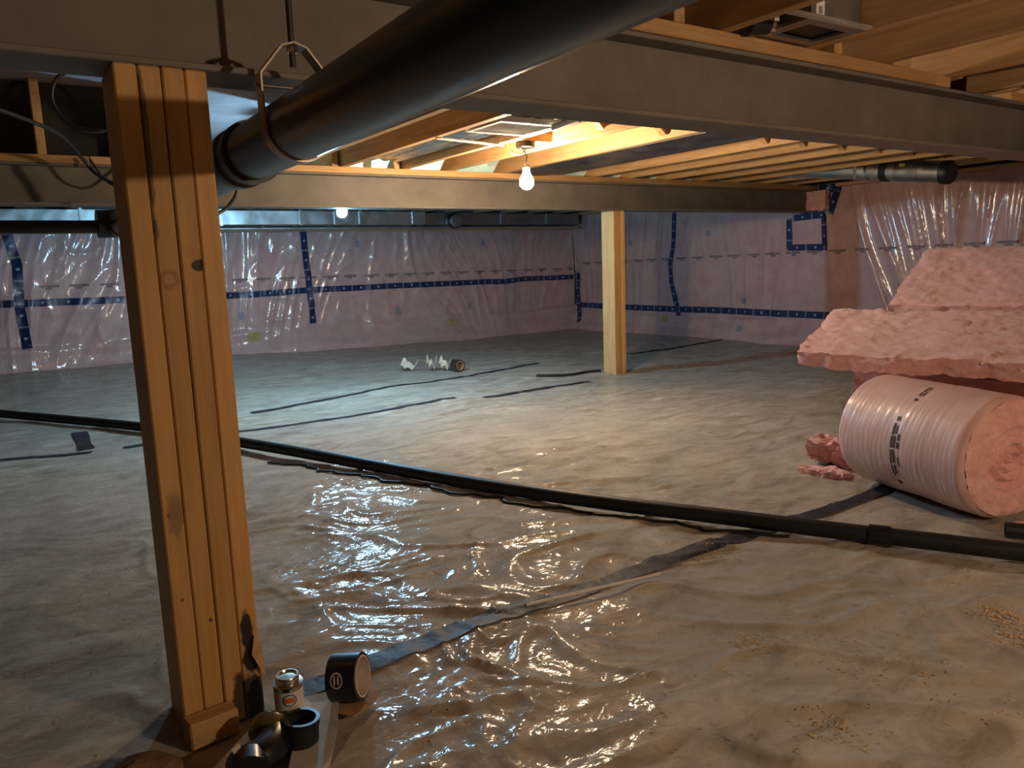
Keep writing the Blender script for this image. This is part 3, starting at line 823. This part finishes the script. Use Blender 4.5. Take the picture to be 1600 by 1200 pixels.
# sheet metal pans closing two joist bays, and the white grille at the end of one
def ribbed_pan(name, x0, x1, y0, y1, z, ribs, mat, label):
    n = 60; prof = []
    for i in range(n + 1):
        t = i / n
        prof.append((x0 + (x1 - x0) * t, z + 0.012 * (0.5 + 0.5 * math.cos(t * ribs * 2 * math.pi))))
    V, F = [], []
    for y in (y0, y1):
        for x, zz in prof: V += [(x, y, zz), (x, y, zz + 0.002)]
    k = 2 * (n + 1)
    for i in range(n):
        a = 2 * i
        F += [(a, a + 2, a + 2 + k, a + k), (a + 1, a + 1 + k, a + 3 + k, a + 3)]
    F += [(0, k, k + 1, 1), (k - 2, k - 1, 2 * k - 1, 2 * k - 2)]
    for e in range(n):
        a = 2 * e; F += [(a, a + 1, a + 3, a + 2), (a + k, a + 2 + k, a + 3 + k, a + 1 + k)]
    o = add(name, (V, F), mat, origin=((x0 + x1) / 2, (y0 + y1) / 2, z), flat=False)
    return tag(o, label, 'sheet metal')
ribbed_pan('joist_pan', 1.853, 2.202, 2.45, 4.36, PLATE_Z + 0.035, 4, M['pan'], 'shiny ribbed metal pan closing the joist bay left of the warm bulb')
ribbed_pan('joist_pan', 2.968, 3.386, 1.65, 4.36, PLATE_Z - 0.016, 1, M['pan_dark_reflection'], 'metal pan with painted dark reflection closing the joist bay right of the warm bulb')
gr = thing('vent_grille', (2.03, 2.78, PLATE_Z - 0.005), 'white louvred vent grille between joists left of the warm bulb', 'grille')
add('frame', join(box(1.87, 2.19, 2.80, 2.825, PLATE_Z - 0.004, PLATE_Z + 0.02), box(1.87, 2.19, 3.065, 3.09, PLATE_Z - 0.004, PLATE_Z + 0.02), box(1.87, 1.89, 2.825, 3.065, PLATE_Z - 0.004, PLATE_Z + 0.02), box(2.17, 2.19, 2.825, 3.065, PLATE_Z - 0.004, PLATE_Z + 0.02)), M['white_plastic'], gr)
for k in range(12):
    y = 2.836 + k * 0.0199
    add('louvre', obox((2.03, y, PLATE_Z + 0.006), (0.14, 0, 0), (0, 0.011, 0.004), (0, -0.0004, 0.001)), M['white_plastic'], gr)
fl = thing('white_bracket', (2.12, 2.67, PLATE_Z - 0.03), 'short white tubular bracket fixed beside the vent grille', 'bracket')  # bright reflective bracket, gives no light
add('tube_body', cyl((2.10, 2.56, PLATE_Z - 0.016), (2.135, 2.78, PLATE_Z - 0.016), 0.016, 16), M['white_plastic'], fl, flat=False)
add('end_clip', box(2.06, 2.206, 2.66, 2.69, PLATE_Z - 0.002, PLATE_Z + 0.03), M['socket'], fl)
br = tag(add('bracket_rod', cyl((1.82, 3.27, PLATE_Z - 0.006), (2.245, 3.345, PLATE_Z - 0.006), 0.006, 10), M['white_plastic'], flat=False), 'thin white rod spanning the joists beneath the shiny ribbed pan', 'rod')

# register boot in the near joist bay above the first beam
bt = thing('register_boot', (2.0, 1.40, 1.475), 'metal floor register boot with open grille, above the near beam', 'vent boot')
bz = PLATE_Z + 0.012
add('boot_wall', join(box(1.86, 2.075, 1.315, 1.318, bz, JOIST_Z1), box(1.86, 2.075, 1.467, 1.470, bz, JOIST_Z1), box(1.86, 1.863, 1.318, 1.467, bz, JOIST_Z1), box(2.072, 2.075, 1.318, 1.467, bz, JOIST_Z1)), M['galv_dull'], bt)
add('flange', join(box(1.84, 2.079, 1.30, 1.338, bz - 0.008, bz), box(1.84, 2.079, 1.447, 1.485, bz - 0.008, bz), box(1.84, 1.885, 1.338, 1.447, bz - 0.008, bz), box(2.05, 2.079, 1.338, 1.447, bz - 0.008, bz)), M['galv_dull'], bt)
add('dark_opening_sheet', box(1.885, 2.05, 1.338, 1.447, bz + 0.004, bz + 0.006), M['rubber'], bt)  # solid black sheet stands in for the shade inside the opening
add('hang_bar', obox((1.91, 1.292, bz - 0.006), (0.168, -0.006, 0), (0, 0.009, 0), (0, 0, 0.004)), M['galv'], bt)
add('rubber_coupling', cyl((1.775, 1.452, bz + 0.012), (1.842, 1.435, bz + 0.02), 0.034, 24), M['rubber'], bt, flat=False)
add('clamp_band', hollow((1.835, 1.437, bz + 0.02), (1.850, 1.433, bz + 0.021), 0.0365, 0.030), M['silver'], bt, flat=False)
add('barcode_sticker', box(1.880, 1.915, 1.3135, 1.315, bz + 0.012, bz + 0.050), M['white_plastic'], bt)
add('barcode_print', box(1.890, 1.906, 1.3128, 1.3135, bz + 0.014, bz + 0.032), M['grey_ink'], bt)

# ------------------------------------------------------------------ cables on the left
def cable(pts, r, label, mat='rubber'):
    return tag(add('cable', tube(smooth_path(pts, 8), r, 8), M[mat], flat=False), label, 'cable')
cable([(0.10, 3.6, 1.52), (0.34, 4.0, 1.50), (0.46, 4.28, 1.43), (0.52, 4.30, 1.36), (0.66, 4.25, 1.27), (0.80, 4.2, 1.20), (0.98, 4.25, 1.16), (1.085, 4.30, 1.192), (1.14, 4.30, 1.242), (1.171, 4.30, 1.302), (1.19, 4.34, 1.42)], 0.009, 'black cable sagging in front of the far beam behind the post')
cable([(0.50, 4.36, 1.44), (0.56, 4.36, 1.34), (0.63, 4.37, 1.31), (0.70, 4.37, 1.35), (0.80, 4.37, 1.44)], 0.005, 'thin loop of cable hanging over the far beam left of the post')
coil = []
for k in range(60):
    a = k / 59 * 4 * math.pi
    coil.append((0.47 + 0.14 * math.cos(a), 3.9 + 0.02 * math.sin(a * 0.7), 1.63 + 0.13 * math.sin(a)))
tag(add('cable_coil', tube(coil, 0.008, 8), M['rubber'], flat=False), 'coil of black cable hung up among the joists at left', 'cable')
cable([(-0.6, 2.6, 1.56), (-0.2, 2.6, 1.535), (0.12, 2.6, 1.52), (0.19, 2.6, 1.52)], 0.006, 'pale cable strung level between joists at far left', 'cream')
cable([(2.93, 1.50, 1.475), (3.05, 1.40, 1.50), (3.20, 1.33, 1.515), (3.28, 1.28, 1.53)], 0.012, 'black cable rising past the end of the near beam plate')

# ------------------------------------------------------------------ insulation
def bat(name, c, u, v, w, label, nu=60, nv=36, nw=8, amp=0.012, seed=0, sag=0.0):
    """rough-edged slab of glass fibre: c centre, half vectors u (length) v (width) w (thickness)"""
    c, u, v, w = (Vector(a) for a in (c, u, v, w)); V = {}; verts = []; F = []
    def vid(i, j, k):
        key = (i, j, k)
        if key in V: return V[key]
        a, b, d = 2 * i / nu - 1, 2 * j / nv - 1, 2 * k / nw - 1
        e = 1 - 0.05 * max(0, abs(a) - 0.93) / 0.07 - 0.08 * max(0, abs(b) - 0.9) / 0.1
        p = c + u * a + v * b + w * (d * e)
        n = noise.noise_vector(p * 9 + Vector((seed, 0, 0))) * amp * 0.6 + noise.noise_vector(p * 40 + Vector((0, seed, 0))) * amp * 0.7
        p = p + n + w.normalized() * (0.014 * noise.noise(p * 2.6 + Vector((0, 0, seed))) - sag * (a * a))
        V[key] = len(verts); verts.append(p); return V[key]
    for i in range(nu):
        for j in range(nv):
            F.append((vid(i, j, 0), vid(i, j + 1, 0), vid(i + 1, j + 1, 0), vid(i + 1, j, 0)))
            F.append((vid(i, j, nw), vid(i + 1, j, nw), vid(i + 1, j + 1, nw), vid(i, j + 1, nw)))
    for i in range(nu):
        for k in range(nw):
            F.append((vid(i, 0, k), vid(i + 1, 0, k), vid(i + 1, 0, k + 1), vid(i, 0, k + 1)))
            F.append((vid(i, nv, k), vid(i, nv, k + 1), vid(i + 1, nv, k + 1), vid(i + 1, nv, k)))
    for j in range(nv):
        for k in range(nw):
            F.append((vid(0, j, k), vid(0, j, k + 1), vid(0, j + 1, k + 1), vid(0, j + 1, k)))
            F.append((vid(nu, j, k), vid(nu, j + 1, k), vid(nu, j + 1, k + 1), vid(nu, j, k + 1)))
    o = add(name, (verts, F), M['pink'], flat=False, origin=c - w)
    return tag(o, label, 'insulation')

# wrapped roll
RC = Vector((2.715, 1.40, 0.0)); ra_ = Vector((math.cos(math.radians(75)), math.sin(math.radians(75)), 0)); RR = 0.203
rn = Vector((-ra_.y, ra_.x, 0)); T0, T1 = -0.31, 0.235
rz = gh(2.70, 1.4) + RR + 0.004
RC.z = rz
roll = thing('insulation_roll', (RC.x, RC.y, rz - RR), 'plastic-wrapped roll of pink insulation lying on the ground at right', 'insulation roll')
def roll_r_arr(t, ph):
    t = np.asarray(t, float); ph = np.asarray(ph, float)
    f = 0.0007 * ridge(perlin(t * 52 + 0.9 * np.sin(ph * 1.3), ph * 0.9, 51), 2) + 0.0005 * perlin(t * 95, ph * 1.6, 52)
    f = f + 0.004 * perlin(t * 6, ph * 1.2, 53)
    end = np.minimum(t - T0, T1 - t)
    return RR + f - 0.018 * np.clip(1 - end / 0.03, 0, None) ** 2
def roll_r(t, ph): return float(roll_r_arr([t], [ph])[0])
NT, NP = 150, 120
TT, PH = np.meshgrid(T0 + (T1 - T0) * np.arange(NT + 1) / NT, 2 * np.pi * np.arange(NP) / NP, indexing='ij')
RA = roll_r_arr(TT, np.where(PH < np.pi, PH, PH - 2 * np.pi))
V = (np.array(RC)[None, None] + TT[..., None] * np.array(ra_) + (RA * np.cos(PH))[..., None] * np.array(rn) + (RA * np.sin(PH))[..., None] * np.array((0, 0, 1.0))).reshape(-1, 3)
F = []
for i in range(NT):
    for j in range(NP):
        k = (j + 1) % NP
        F.append((i * NP + j, (i + 1) * NP + j, (i + 1) * NP + k, i * NP + k))
add('plastic_wrap', (V, F), M['wrap'], roll, 'milky plastic wrap with black print', flat=False)
for (tt, sgn) in ((T0, -1), (T1, 1)):
    V, F = [], []; NR = 36
    for i in range(NR + 1):
        rr = (RR - 0.014) * i / NR
        for j in range(NP):
            ph = 2 * math.pi * j / NP
            spiral = (rr / 0.030 - ph / (2 * math.pi)) % 1.0
            dep = 0.0010 * math.cos(spiral * 2 * math.pi) - 0.020 * math.exp(-(rr / 0.085) ** 2 * 0.9) * (0.4 + 0.6 * math.cos(spiral * 2 * math.pi)) 
            dep += 0.010 * max(0, 1 - abs(rr - 0.085) / 0.016) * -1
            q = RC + ra_ * tt + rn * (rr * math.cos(ph)) + Vector((0, 0, rr * math.sin(ph)))
            dep += 0.010 * noise.noise(q * 26) + 0.006 * noise.noise(q * 70)
            V.append(q + ra_ * (sgn * (dep - 0.002 + 0.010 * (1 - (rr / RR) ** 4))))
    for i in range(NR):
        for j in range(NP):
            k = (j + 1) % NP
            f = (i * NP + j, (i + 1) * NP + j, (i + 1) * NP + k, i * NP + k)
            F.append(f if sgn > 0 else f[::-1])
    add('rolled_end', (V, F), M['pink_pale'], roll, 'raw pink spiral end of the roll', flat=False)
def roll_print(t, ph0, ph1, w, dashes):
    geos = []
    for (a, b) in dashes:
        n = 5; rows = []
        for i in range(n + 1):
            ph = ph0 + (ph1 - ph0) * (a + (b - a) * i / n)
            for s in (-1, 1):
                tt = t + s * w * 0.5 * (0.8 + 0.4 * random.random())
                r = roll_r(tt, ph) + 0.0018
                rows.append(RC + ra_ * tt + rn * (r * math.cos(ph)) + Vector((0, 0, r * math.sin(ph))))
        geos.append((rows, [(2 * i, 2 * i + 2, 2 * i + 3, 2 * i + 1) for i in range(n)]))
    return join(*geos)
d2r = math.radians
add('printed_text', join(roll_print(-0.030, d2r(24), d2r(-34), 0.006, [(0.0, 0.2), (0.22, 0.42), (0.45, 0.7), (0.73, 0.95)]),
                         roll_print(-0.042, d2r(22), d2r(-33), 0.007, [(0.0, 0.15), (0.18, 0.4), (0.43, 0.68), (0.72, 0.9)]),
                         roll_print(-0.058, d2r(14), d2r(0), 0.009, [(0, 0.45), (0.55, 1.0)]),
                         roll_print(-0.062, d2r(-8), d2r(-18), 0.006, [(0, 1.0)]),
                         roll_print(-0.036, d2r(31), d2r(27), 0.013, [(0, 1.0)]), roll_print(-0.034, d2r(-37), d2r(-42), 0.012, [(0, 1.0)]),
                         roll_print(-0.055, d2r(57), d2r(75), 0.006, [(0, 0.3), (0.35, 0.9)]), roll_print(-0.068, d2r(57), d2r(72), 0.005, [(0, 0.5), (0.6, 1)]),
                         roll_print(-0.058, d2r(53), d2r(50), 0.014, [(0, 1)])), M['black_ink'], roll)['kind'] = 'stuff'

# stack behind the roll
bat('insulation_batt', (3.40, 1.28, 0.125), (-0.06, 0.40, 0), (0.27, 0.04, 0), (0, 0, 0.118), 'lowest pink batt on the ground hidden behind the wrapped roll', seed=3)
bat('insulation_batt', (3.32, 1.43, 0.330), (-0.08, 0.47, 0), (0.27, 0.05, 0), (0, 0, 0.058), 'second pink batt of the pile, behind the wrapped roll', seed=5)
u_ = Vector((-0.243, 0.970, 0)).normalized()
# middle batt: its front edge lies on the roll, its back edge on the pile
fl_ = Vector((2.755, 1.975, 0.476)); bl_ = Vector((3.36, 2.215, 0.605))
vv = (bl_ - fl_) * 0.5
frd = Vector((0.16, -0.985, 0.0)).normalized()
ln = 1.30
nrm = frd.cross(vv).normalized()
if nrm.z < 0: nrm = -nrm
bat('insulation_batt', fl_ + vv + frd * (ln / 2) - nrm * 0.040, frd * (-ln / 2), vv, nrm * 0.036, 'broad pink batt resting across the top of the wrapped roll', nu=80, nv=44, seed=9, amp=0.014)
fl2 = Vector((3.46, 2.00, 0.615)); bl2 = Vector((4.02, 2.13, 0.868))
vv2 = (bl2 - fl2) * 0.5; nrm2 = frd.cross(vv2).normalized()
if nrm2.z < 0: nrm2 = -nrm2
bat('insulation_batt', fl2 + vv2 + frd * 0.55 - nrm2 * 0.045, frd * -0.55, vv2, nrm2 * 0.045, 'topmost pink batt leaning up behind the broad one', nu=70, nv=40, seed=12, amp=0.012)
bat('insulation_batt', (4.02, 1.42, 0.15), (-0.06, 0.44, 0), (0.25, 0.03, 0), (0, 0, 0.14), 'pink batt on the ground at the back of the pile', seed=15, nu=30, nv=20)
bat('insulation_batt', (4.02, 1.42, 0.44), (-0.06, 0.44, 0), (0.24, 0.03, 0), (0, 0, 0.13), 'pink batt at the back of the pile under the topmost one', seed=17, nu=30, nv=20)
bat('insulation_offcut', (2.86, 1.86, gh(2.8, 1.86) + 0.062), (-0.03, 0.075, 0.01), (0.08, 0.02, 0), (0, 0, 0.042), 'small pink offcut tucked behind the far end of the roll', nu=24, nv=24, seed=21, amp=0.03)
bat('insulation_offcut', (2.70, 1.80, gh(2.7, 1.80) + 0.016), (-0.02, 0.085, 0.0), (0.045, 0.01, 0), (0, 0, 0.012), 'thin shred of pink insulation on the ground sheet by the roll', nu=24, nv=12, nw=4, seed=23, amp=0.018)
bat('insulation_offcut', (2.64, 1.025, gh(2.64, 1.02) + 0.012), (0.04, -0.012, 0.0), (0.006, 0.016, 0), (0, 0, 0.008), 'tiny torn tuft of pink insulation at the foot of the roll', nu=16, nv=8, nw=3, seed=27, amp=0.014)
bp = bat('insulation_plug', (WALL_X - 0.10, 4.36, 1.325), (0, 0.10, 0), (0, 0, 0.085), (0.03, 0, 0), 'pink plug stuffed into the wall pocket beside the beam end', nu=20, nv=20, nw=4, seed=31)

# ------------------------------------------------------------------ things at the foot of the near post
def zed(x, y): return gh(x, y)
# cement can
cx, cy = 0.402, 1.425; cz = zed(cx, cy) + 0.004
can = thing('cement_can', (cx, cy, cz), 'small metal can with pale printed label beside the near post', 'can')
add('can_body', lathe([(0.026, 0), (0.0275, 0.003), (0.0275, 0.078), (0.029, 0.080), (0.029, 0.083), (0.023, 0.084)], (cx, cy, cz), (0, 0, 1), 36), M['silver'], can, flat=False)
def can_patch(r, a0, a1, z0, z1, mat, name):
    V, F = [], []; n = max(10, int(9 * abs(a1 - a0)))
    for i in range(n + 1):
        a = a0 + (a1 - a0) * i / n
        for z in (z0, z1): V.append((cx + r * math.cos(a), cy + r * math.sin(a), cz + z))
    for i in range(n): F.append((2 * i, 2 * i + 2, 2 * i + 3, 2 * i + 1))
    return add(name, (V, F), mat, can, flat=False)
fa = math.atan2(-cy, -cx)
can_patch(0.0278, 0, 2 * math.pi, 0.006, 0.074, M['label'], 'paper_label')
can_patch(0.0280, fa - 1.5, fa + 1.5, 0.006, 0.028, M['blue'], 'blue_band')
def can_disc(a_c, z_c, ra0, rz0, r, mat, name, ri=0.0):
    V, F = [], []; n = 24
    for i in range(n):
        t = 2 * math.pi * i / n
        for q in (ri, 1.0):
            a = a_c + ra0 * q * math.cos(t); V.append((cx + r * math.cos(a), cy + r * math.sin(a), cz + z_c + rz0 * q * math.sin(t)))
    for i in range(n):
        j = (i + 1) % n; F.append((2 * i, 2 * i + 1, 2 * j + 1, 2 * j))
    return add(name, (V, F), mat, can)
can_disc(fa + 0.02, 0.058, 0.50, 0.0125, 0.0281, M['blue'], 'logo_ring', 0.82)
can_patch(0.0283, fa - 0.34, fa + 0.36, 0.053, 0.063, M['red'], 'red_logo')
can_patch(0.0281, fa - 0.1, fa + 0.7, 0.0415, 0.0430, M['ink'], 'fine_print')
can_patch(0.0281, fa - 0.4, fa + 0.5, 0.0375, 0.0385, M['ink'], 'fine_print')
for k in (-0.25, 0.22): can_disc(fa + k, 0.030, 0.17, 0.0055, 0.0283, M['black_ink'], 'hazard_mark', 0.6)
add('lid', lathe([(0.0225, 0), (0.0225, 0.014), (0.021, 0.016), (0.019, 0.016), (0.0175, 0.013), (0.001, 0.0135)], (cx, cy, cz + 0.083), (0, 0, 1), 32), M['silver'], can, flat=False)
# open black coupling
kx, ky = 0.390, 1.328; kz = zed(kx, ky) + 0.004
kp = thing('pipe_coupling', (kx, ky, kz), 'open black plastic coupling standing in front of the can', 'pipe fitting')
add('coupling_body', hollow((kx, ky, kz), (kx + 0.003, ky, kz + 0.058), 0.032, 0.0275), M['abs_matte'], kp, flat=False)
add('rim', hollow((kx + 0.002, ky, kz + 0.048), (kx + 0.003, ky, kz + 0.060), 0.0345, 0.0275), M['abs'], kp, flat=False)
# black elbow fitting with olive cap and sticker
ex, ey = 0.300, 1.340; ez = zed(ex, ey) + 0.036
ef = thing('elbow_fitting', (ex, ey, ez - 0.036), 'glossy black elbow fitting with small sticker at the post foot', 'pipe fitting')
ep = []
for k in range(13):
    a = math.pi / 2 * k / 12
    ep.append((ex - 0.012 + 0.055 * math.sin(a), ey - 0.045 + 0.055 * (1 - math.cos(a)), ez + 0.0))
ep2 = [(ex - 0.02, ey - 0.075, ez - 0.002)] + [(p[0], p[1], p[2]) for p in ep]
add('elbow_body', tube(ep2, 0.032, 28), M['abs'], ef, flat=False)
add('collar', cyl((ex - 0.024, ey - 0.078, ez - 0.002), (ex - 0.016, ey - 0.045, ez), 0.0365, 32), M['abs'], ef, flat=False)
add('olive_cap', lathe([(0.035, 0), (0.036, 0.004), (0.036, 0.026), (0.030, 0.034), (0.012, 0.036)], (ex + 0.035, ey + 0.010, ez), (0.55, 0.75, 0.35), 32), M['olive'], ef, flat=False)
add('price_sticker', obox((ex - 0.032, ey - 0.050, ez + 0.0335), (0.007, 0.002, 0.002), (-0.002, 0.006, 0.0035), (0, 0, 0.0006)), M['core_card'], ef)
# block under the post's front edge
tag(add('wood_block', obox((0.262, 1.462, 0.018), (0.045, 0.004, 0), (-0.003, 0.021, 0), (0, 0, 0.026)), M['plank_x'], bev=0.003, origin=(0.262, 1.462, -0.01)), 'small wooden block wedged against the foot of the near post', 'block')
# pale tray of card, brown flap
tag(add('card_sheet', sheet_strip([((0.335, 1.245, 0.001), (0.405, 1.225, 0.001)), ((0.385, 1.345, 0.004), (0.455, 1.315, 0.005)), ((0.445, 1.465, 0.006), (0.505, 1.425, 0.020))], (0, 0, 0.003)), M['pale_card']), 'pale flattened card lying under the can and coupling', 'card')
tag(add('card_flap', sheet_strip([((0.463, 1.395, 0.006), (0.500, 1.345, 0.001)), ((0.495, 1.43, 0.004), (0.545, 1.36, 0.002)), ((0.525, 1.455, 0.004), (0.585, 1.395, 0.004))], (0, 0, 0.003)), M['card']), 'torn brown cardboard flap under the dark tape roll', 'card')
# rock at lower left
rv, rf = lathe([(0.01, -0.03), (0.06, -0.012), (0.07, 0.012), (0.05, 0.034), (0.01, 0.042)], (0, 0, 0), (0, 0, 1), 22)
rv = [Vector((p.x * 1.1, p.y * 0.7, p.z)) * (1 + 0.28 * noise.noise(p * 22)) + Vector((0.130, 1.385, gh(0.13, 1.385) + 0.012)) for p in rv]
tag(add('rock', (rv, rf), M['rock']), 'brown stone lump on the ground left of the near post foot', 'rock')
# tape roll with its core
tx = Vector((0.518, 1.405, gh(0.518, 1.405) + 0.066)); ta = Vector((0.72, -0.66, 0.10)).normalized()
tr = thing('tape_roll', (tx.x, tx.y, tx.z - 0.052), 'dark navy tape roll with oval emblem lying near the can', 'tape roll')
add('tape_winding', hollow(tx - ta * 0.030, tx + ta * 0.030, 0.047, 0.0405, 40), M['navy'], tr, flat=False)
add('card_core', hollow(tx - ta * 0.031, tx + ta * 0.032, 0.0405, 0.0375, 40), M['core_card'], tr, flat=False)
eu, ew, _ = frame(ta)
cdir = (Vector((0, 0, CAM_Z)) - tx); cdir = (cdir - ta * cdir.dot(ta)).normalized(); cs = ta.cross(cdir)
def emblem(r, a_c, h_c, ra0, rh0, ri, n=24):
    V, F = [], []
    for i in range(n):
        t = 2 * math.pi * i / n
        for q in (ri, 1.0):
            a = a_c + ra0 * q * math.cos(t); h = h_c + rh0 * q * math.sin(t)
            V.append(tx + ta * h + cdir * (r * math.cos(a)) + cs * (r * math.sin(a)))
    for i in range(n):
        j = (i + 1) % n; F.append((2 * i, 2 * i + 1, 2 * j + 1, 2 * j))
    return V, F
add('oval_emblem', join(emblem(0.0474, 0.15, -0.006, 0.34, 0.013, 0.80), emblem(0.0474, 0.15, -0.010, 0.20, 0.0022, 0.0), emblem(0.0474, 0.15, -0.002, 0.20, 0.0022, 0.0)), M['core_card'], tr)

# ------------------------------------------------------------------ tape roll and curled liner on the far ground
fx, fy2 = 3.20, 5.58; fz2 = gh(fx, fy2) + 0.052
ft = thing('tape_roll', (fx, fy2, fz2 - 0.05), 'brown tape roll standing on edge on the far ground', 'tape roll')
ax = Vector((0.15, -0.99, 0)).normalized()
fc = Vector((fx, fy2, fz2))
add('tape_winding', hollow(fc - ax * 0.04, fc + ax * 0.04, 0.050, 0.040, 32), M['brown_tape'], ft, flat=False)
add('card_core', hollow(fc - ax * 0.041, fc + ax * 0.041, 0.040, 0.034, 32), M['card'], ft, flat=False)
def curl(x, y, dx, dy, n, amp, wid, label, mat='clear', lift=0.0):
    rows = []
    for i in range(n + 1):
        t = i / n
        px, py = x + dx * t, y + dy * t
        h = gh(px, py) + 0.012 + lift + amp * abs(math.sin(t * 2.4 * math.pi + 0.5))
        o = Vector((-dy, dx, 0)).normalized() * wid * 0.5
        tw = 0.03 * math.sin(t * 7)
        rows.append((Vector((px, py, h + tw * 0.4)) - o, Vector((px, py, h + 0.042 + tw)) + o * 0.6))
    return tag(add('tape_liner', sheet_strip(rows, (0, 0, 0.002)), M[mat]), label, 'tape liner')
curl(2.88, 6.00, 0.10, -0.13, 14, 0.03, 0.07, 'leftmost crinkled strip of pale tape liner on the far ground')
curl(3.02, 5.80, 0.08, -0.05, 12, 0.06, 0.06, 'middle crinkled strip of pale tape liner on the far ground')
curl(3.10, 5.72, 0.07, -0.09, 12, 0.05, 0.05, 'crinkled strip of clear liner next to the standing tape roll')
cable([(3.40, 4.73, gh(3.4, 4.73) + 0.012), (3.62, 4.62, gh(3.62, 4.62) + 0.012), (3.80, 4.60, gh(3.8, 4.6) + 0.014), (3.90, 4.56, gh(3.9, 4.56) + 0.014)], 0.010, 'short dark cable end on the ground left of the far post')

# ------------------------------------------------------------------ scattered shavings and crumbs
V, F = [], []
centers = [(1.92, 0.80, 0.035, 170), (1.83, 0.72, 0.03, 150), (1.48, 0.94, 0.08, 90), (1.37, 1.08, 0.03, 90), (1.22, 0.78, 0.04, 80), (1.70, 1.50, 0.05, 110), (1.44, 0.68, 0.12, 60), (1.03, 1.03, 0.10, 40), (1.05, 0.72, 0.30, 70), (1.6, 2.5, 0.6, 150), (2.6, 2.5, 0.7, 130), (0.9, 2.0, 0.35, 120), (0.05, 2.0, 0.5, 80), (0.6, 1.25, 0.12, 40), (1.9, 0.95, 0.25, 90)]
pts_ = np.concatenate([rng.normal((x, y), s, (n, 2)) for (x, y, s, n) in centers])
foot = (pts_[:, 0] > 0.1) & (pts_[:, 0] < 0.62) & (pts_[:, 1] > 1.2) & (pts_[:, 1] < 1.66)
pts_ = pts_[~foot]
for (a, b), z in zip(pts_, ground_h(pts_[:, 0], pts_[:, 1])):
    L = random.uniform(0.0012, 0.0045); th = random.uniform(0, math.pi); w = random.uniform(0.0008, 0.002)
    u = Vector((math.cos(th), math.sin(th), random.uniform(-0.2, 0.2))) * L; q = Vector((-math.sin(th), math.cos(th), 0)) * w
    c = Vector((a, b, z + 0.003)); k = len(V)
    V += [c - u - q, c + u - q, c + u + q, c - u + q, c + Vector((0, 0, 0.002))]
    F += [(k, k + 1, k + 4), (k + 1, k + 2, k + 4), (k + 2, k + 3, k + 4), (k + 3, k, k + 4)]
tag(add('wood_shavings', (V, F), M['shaving']), 'loose wood shavings and sawdust scattered over the ground sheet', 'shavings', kind='stuff')

# ------------------------------------------------------------------ groups of look-alikes
for o in COL.objects:
    if o.parent is None and 'category' in o:
        n = o.name.split('.')[0]
        g = {'insulation_batt': 'stacked pink insulation batts', 'insulation_offcut': 'scraps of pink insulation', 'pendant_bulb': 'bare bulbs under the joists',
             'steel_beam': 'steel floor beams', 'wooden_post': 'built-up wooden posts', 'tape_liner': 'curled liner strips on the far ground',
             'tape_roll': 'tape rolls on the ground', 'joist_pan': 'sheet metal joist pans', 'cable': 'loose cables'}.get(n)
        if g: o['group'] = g
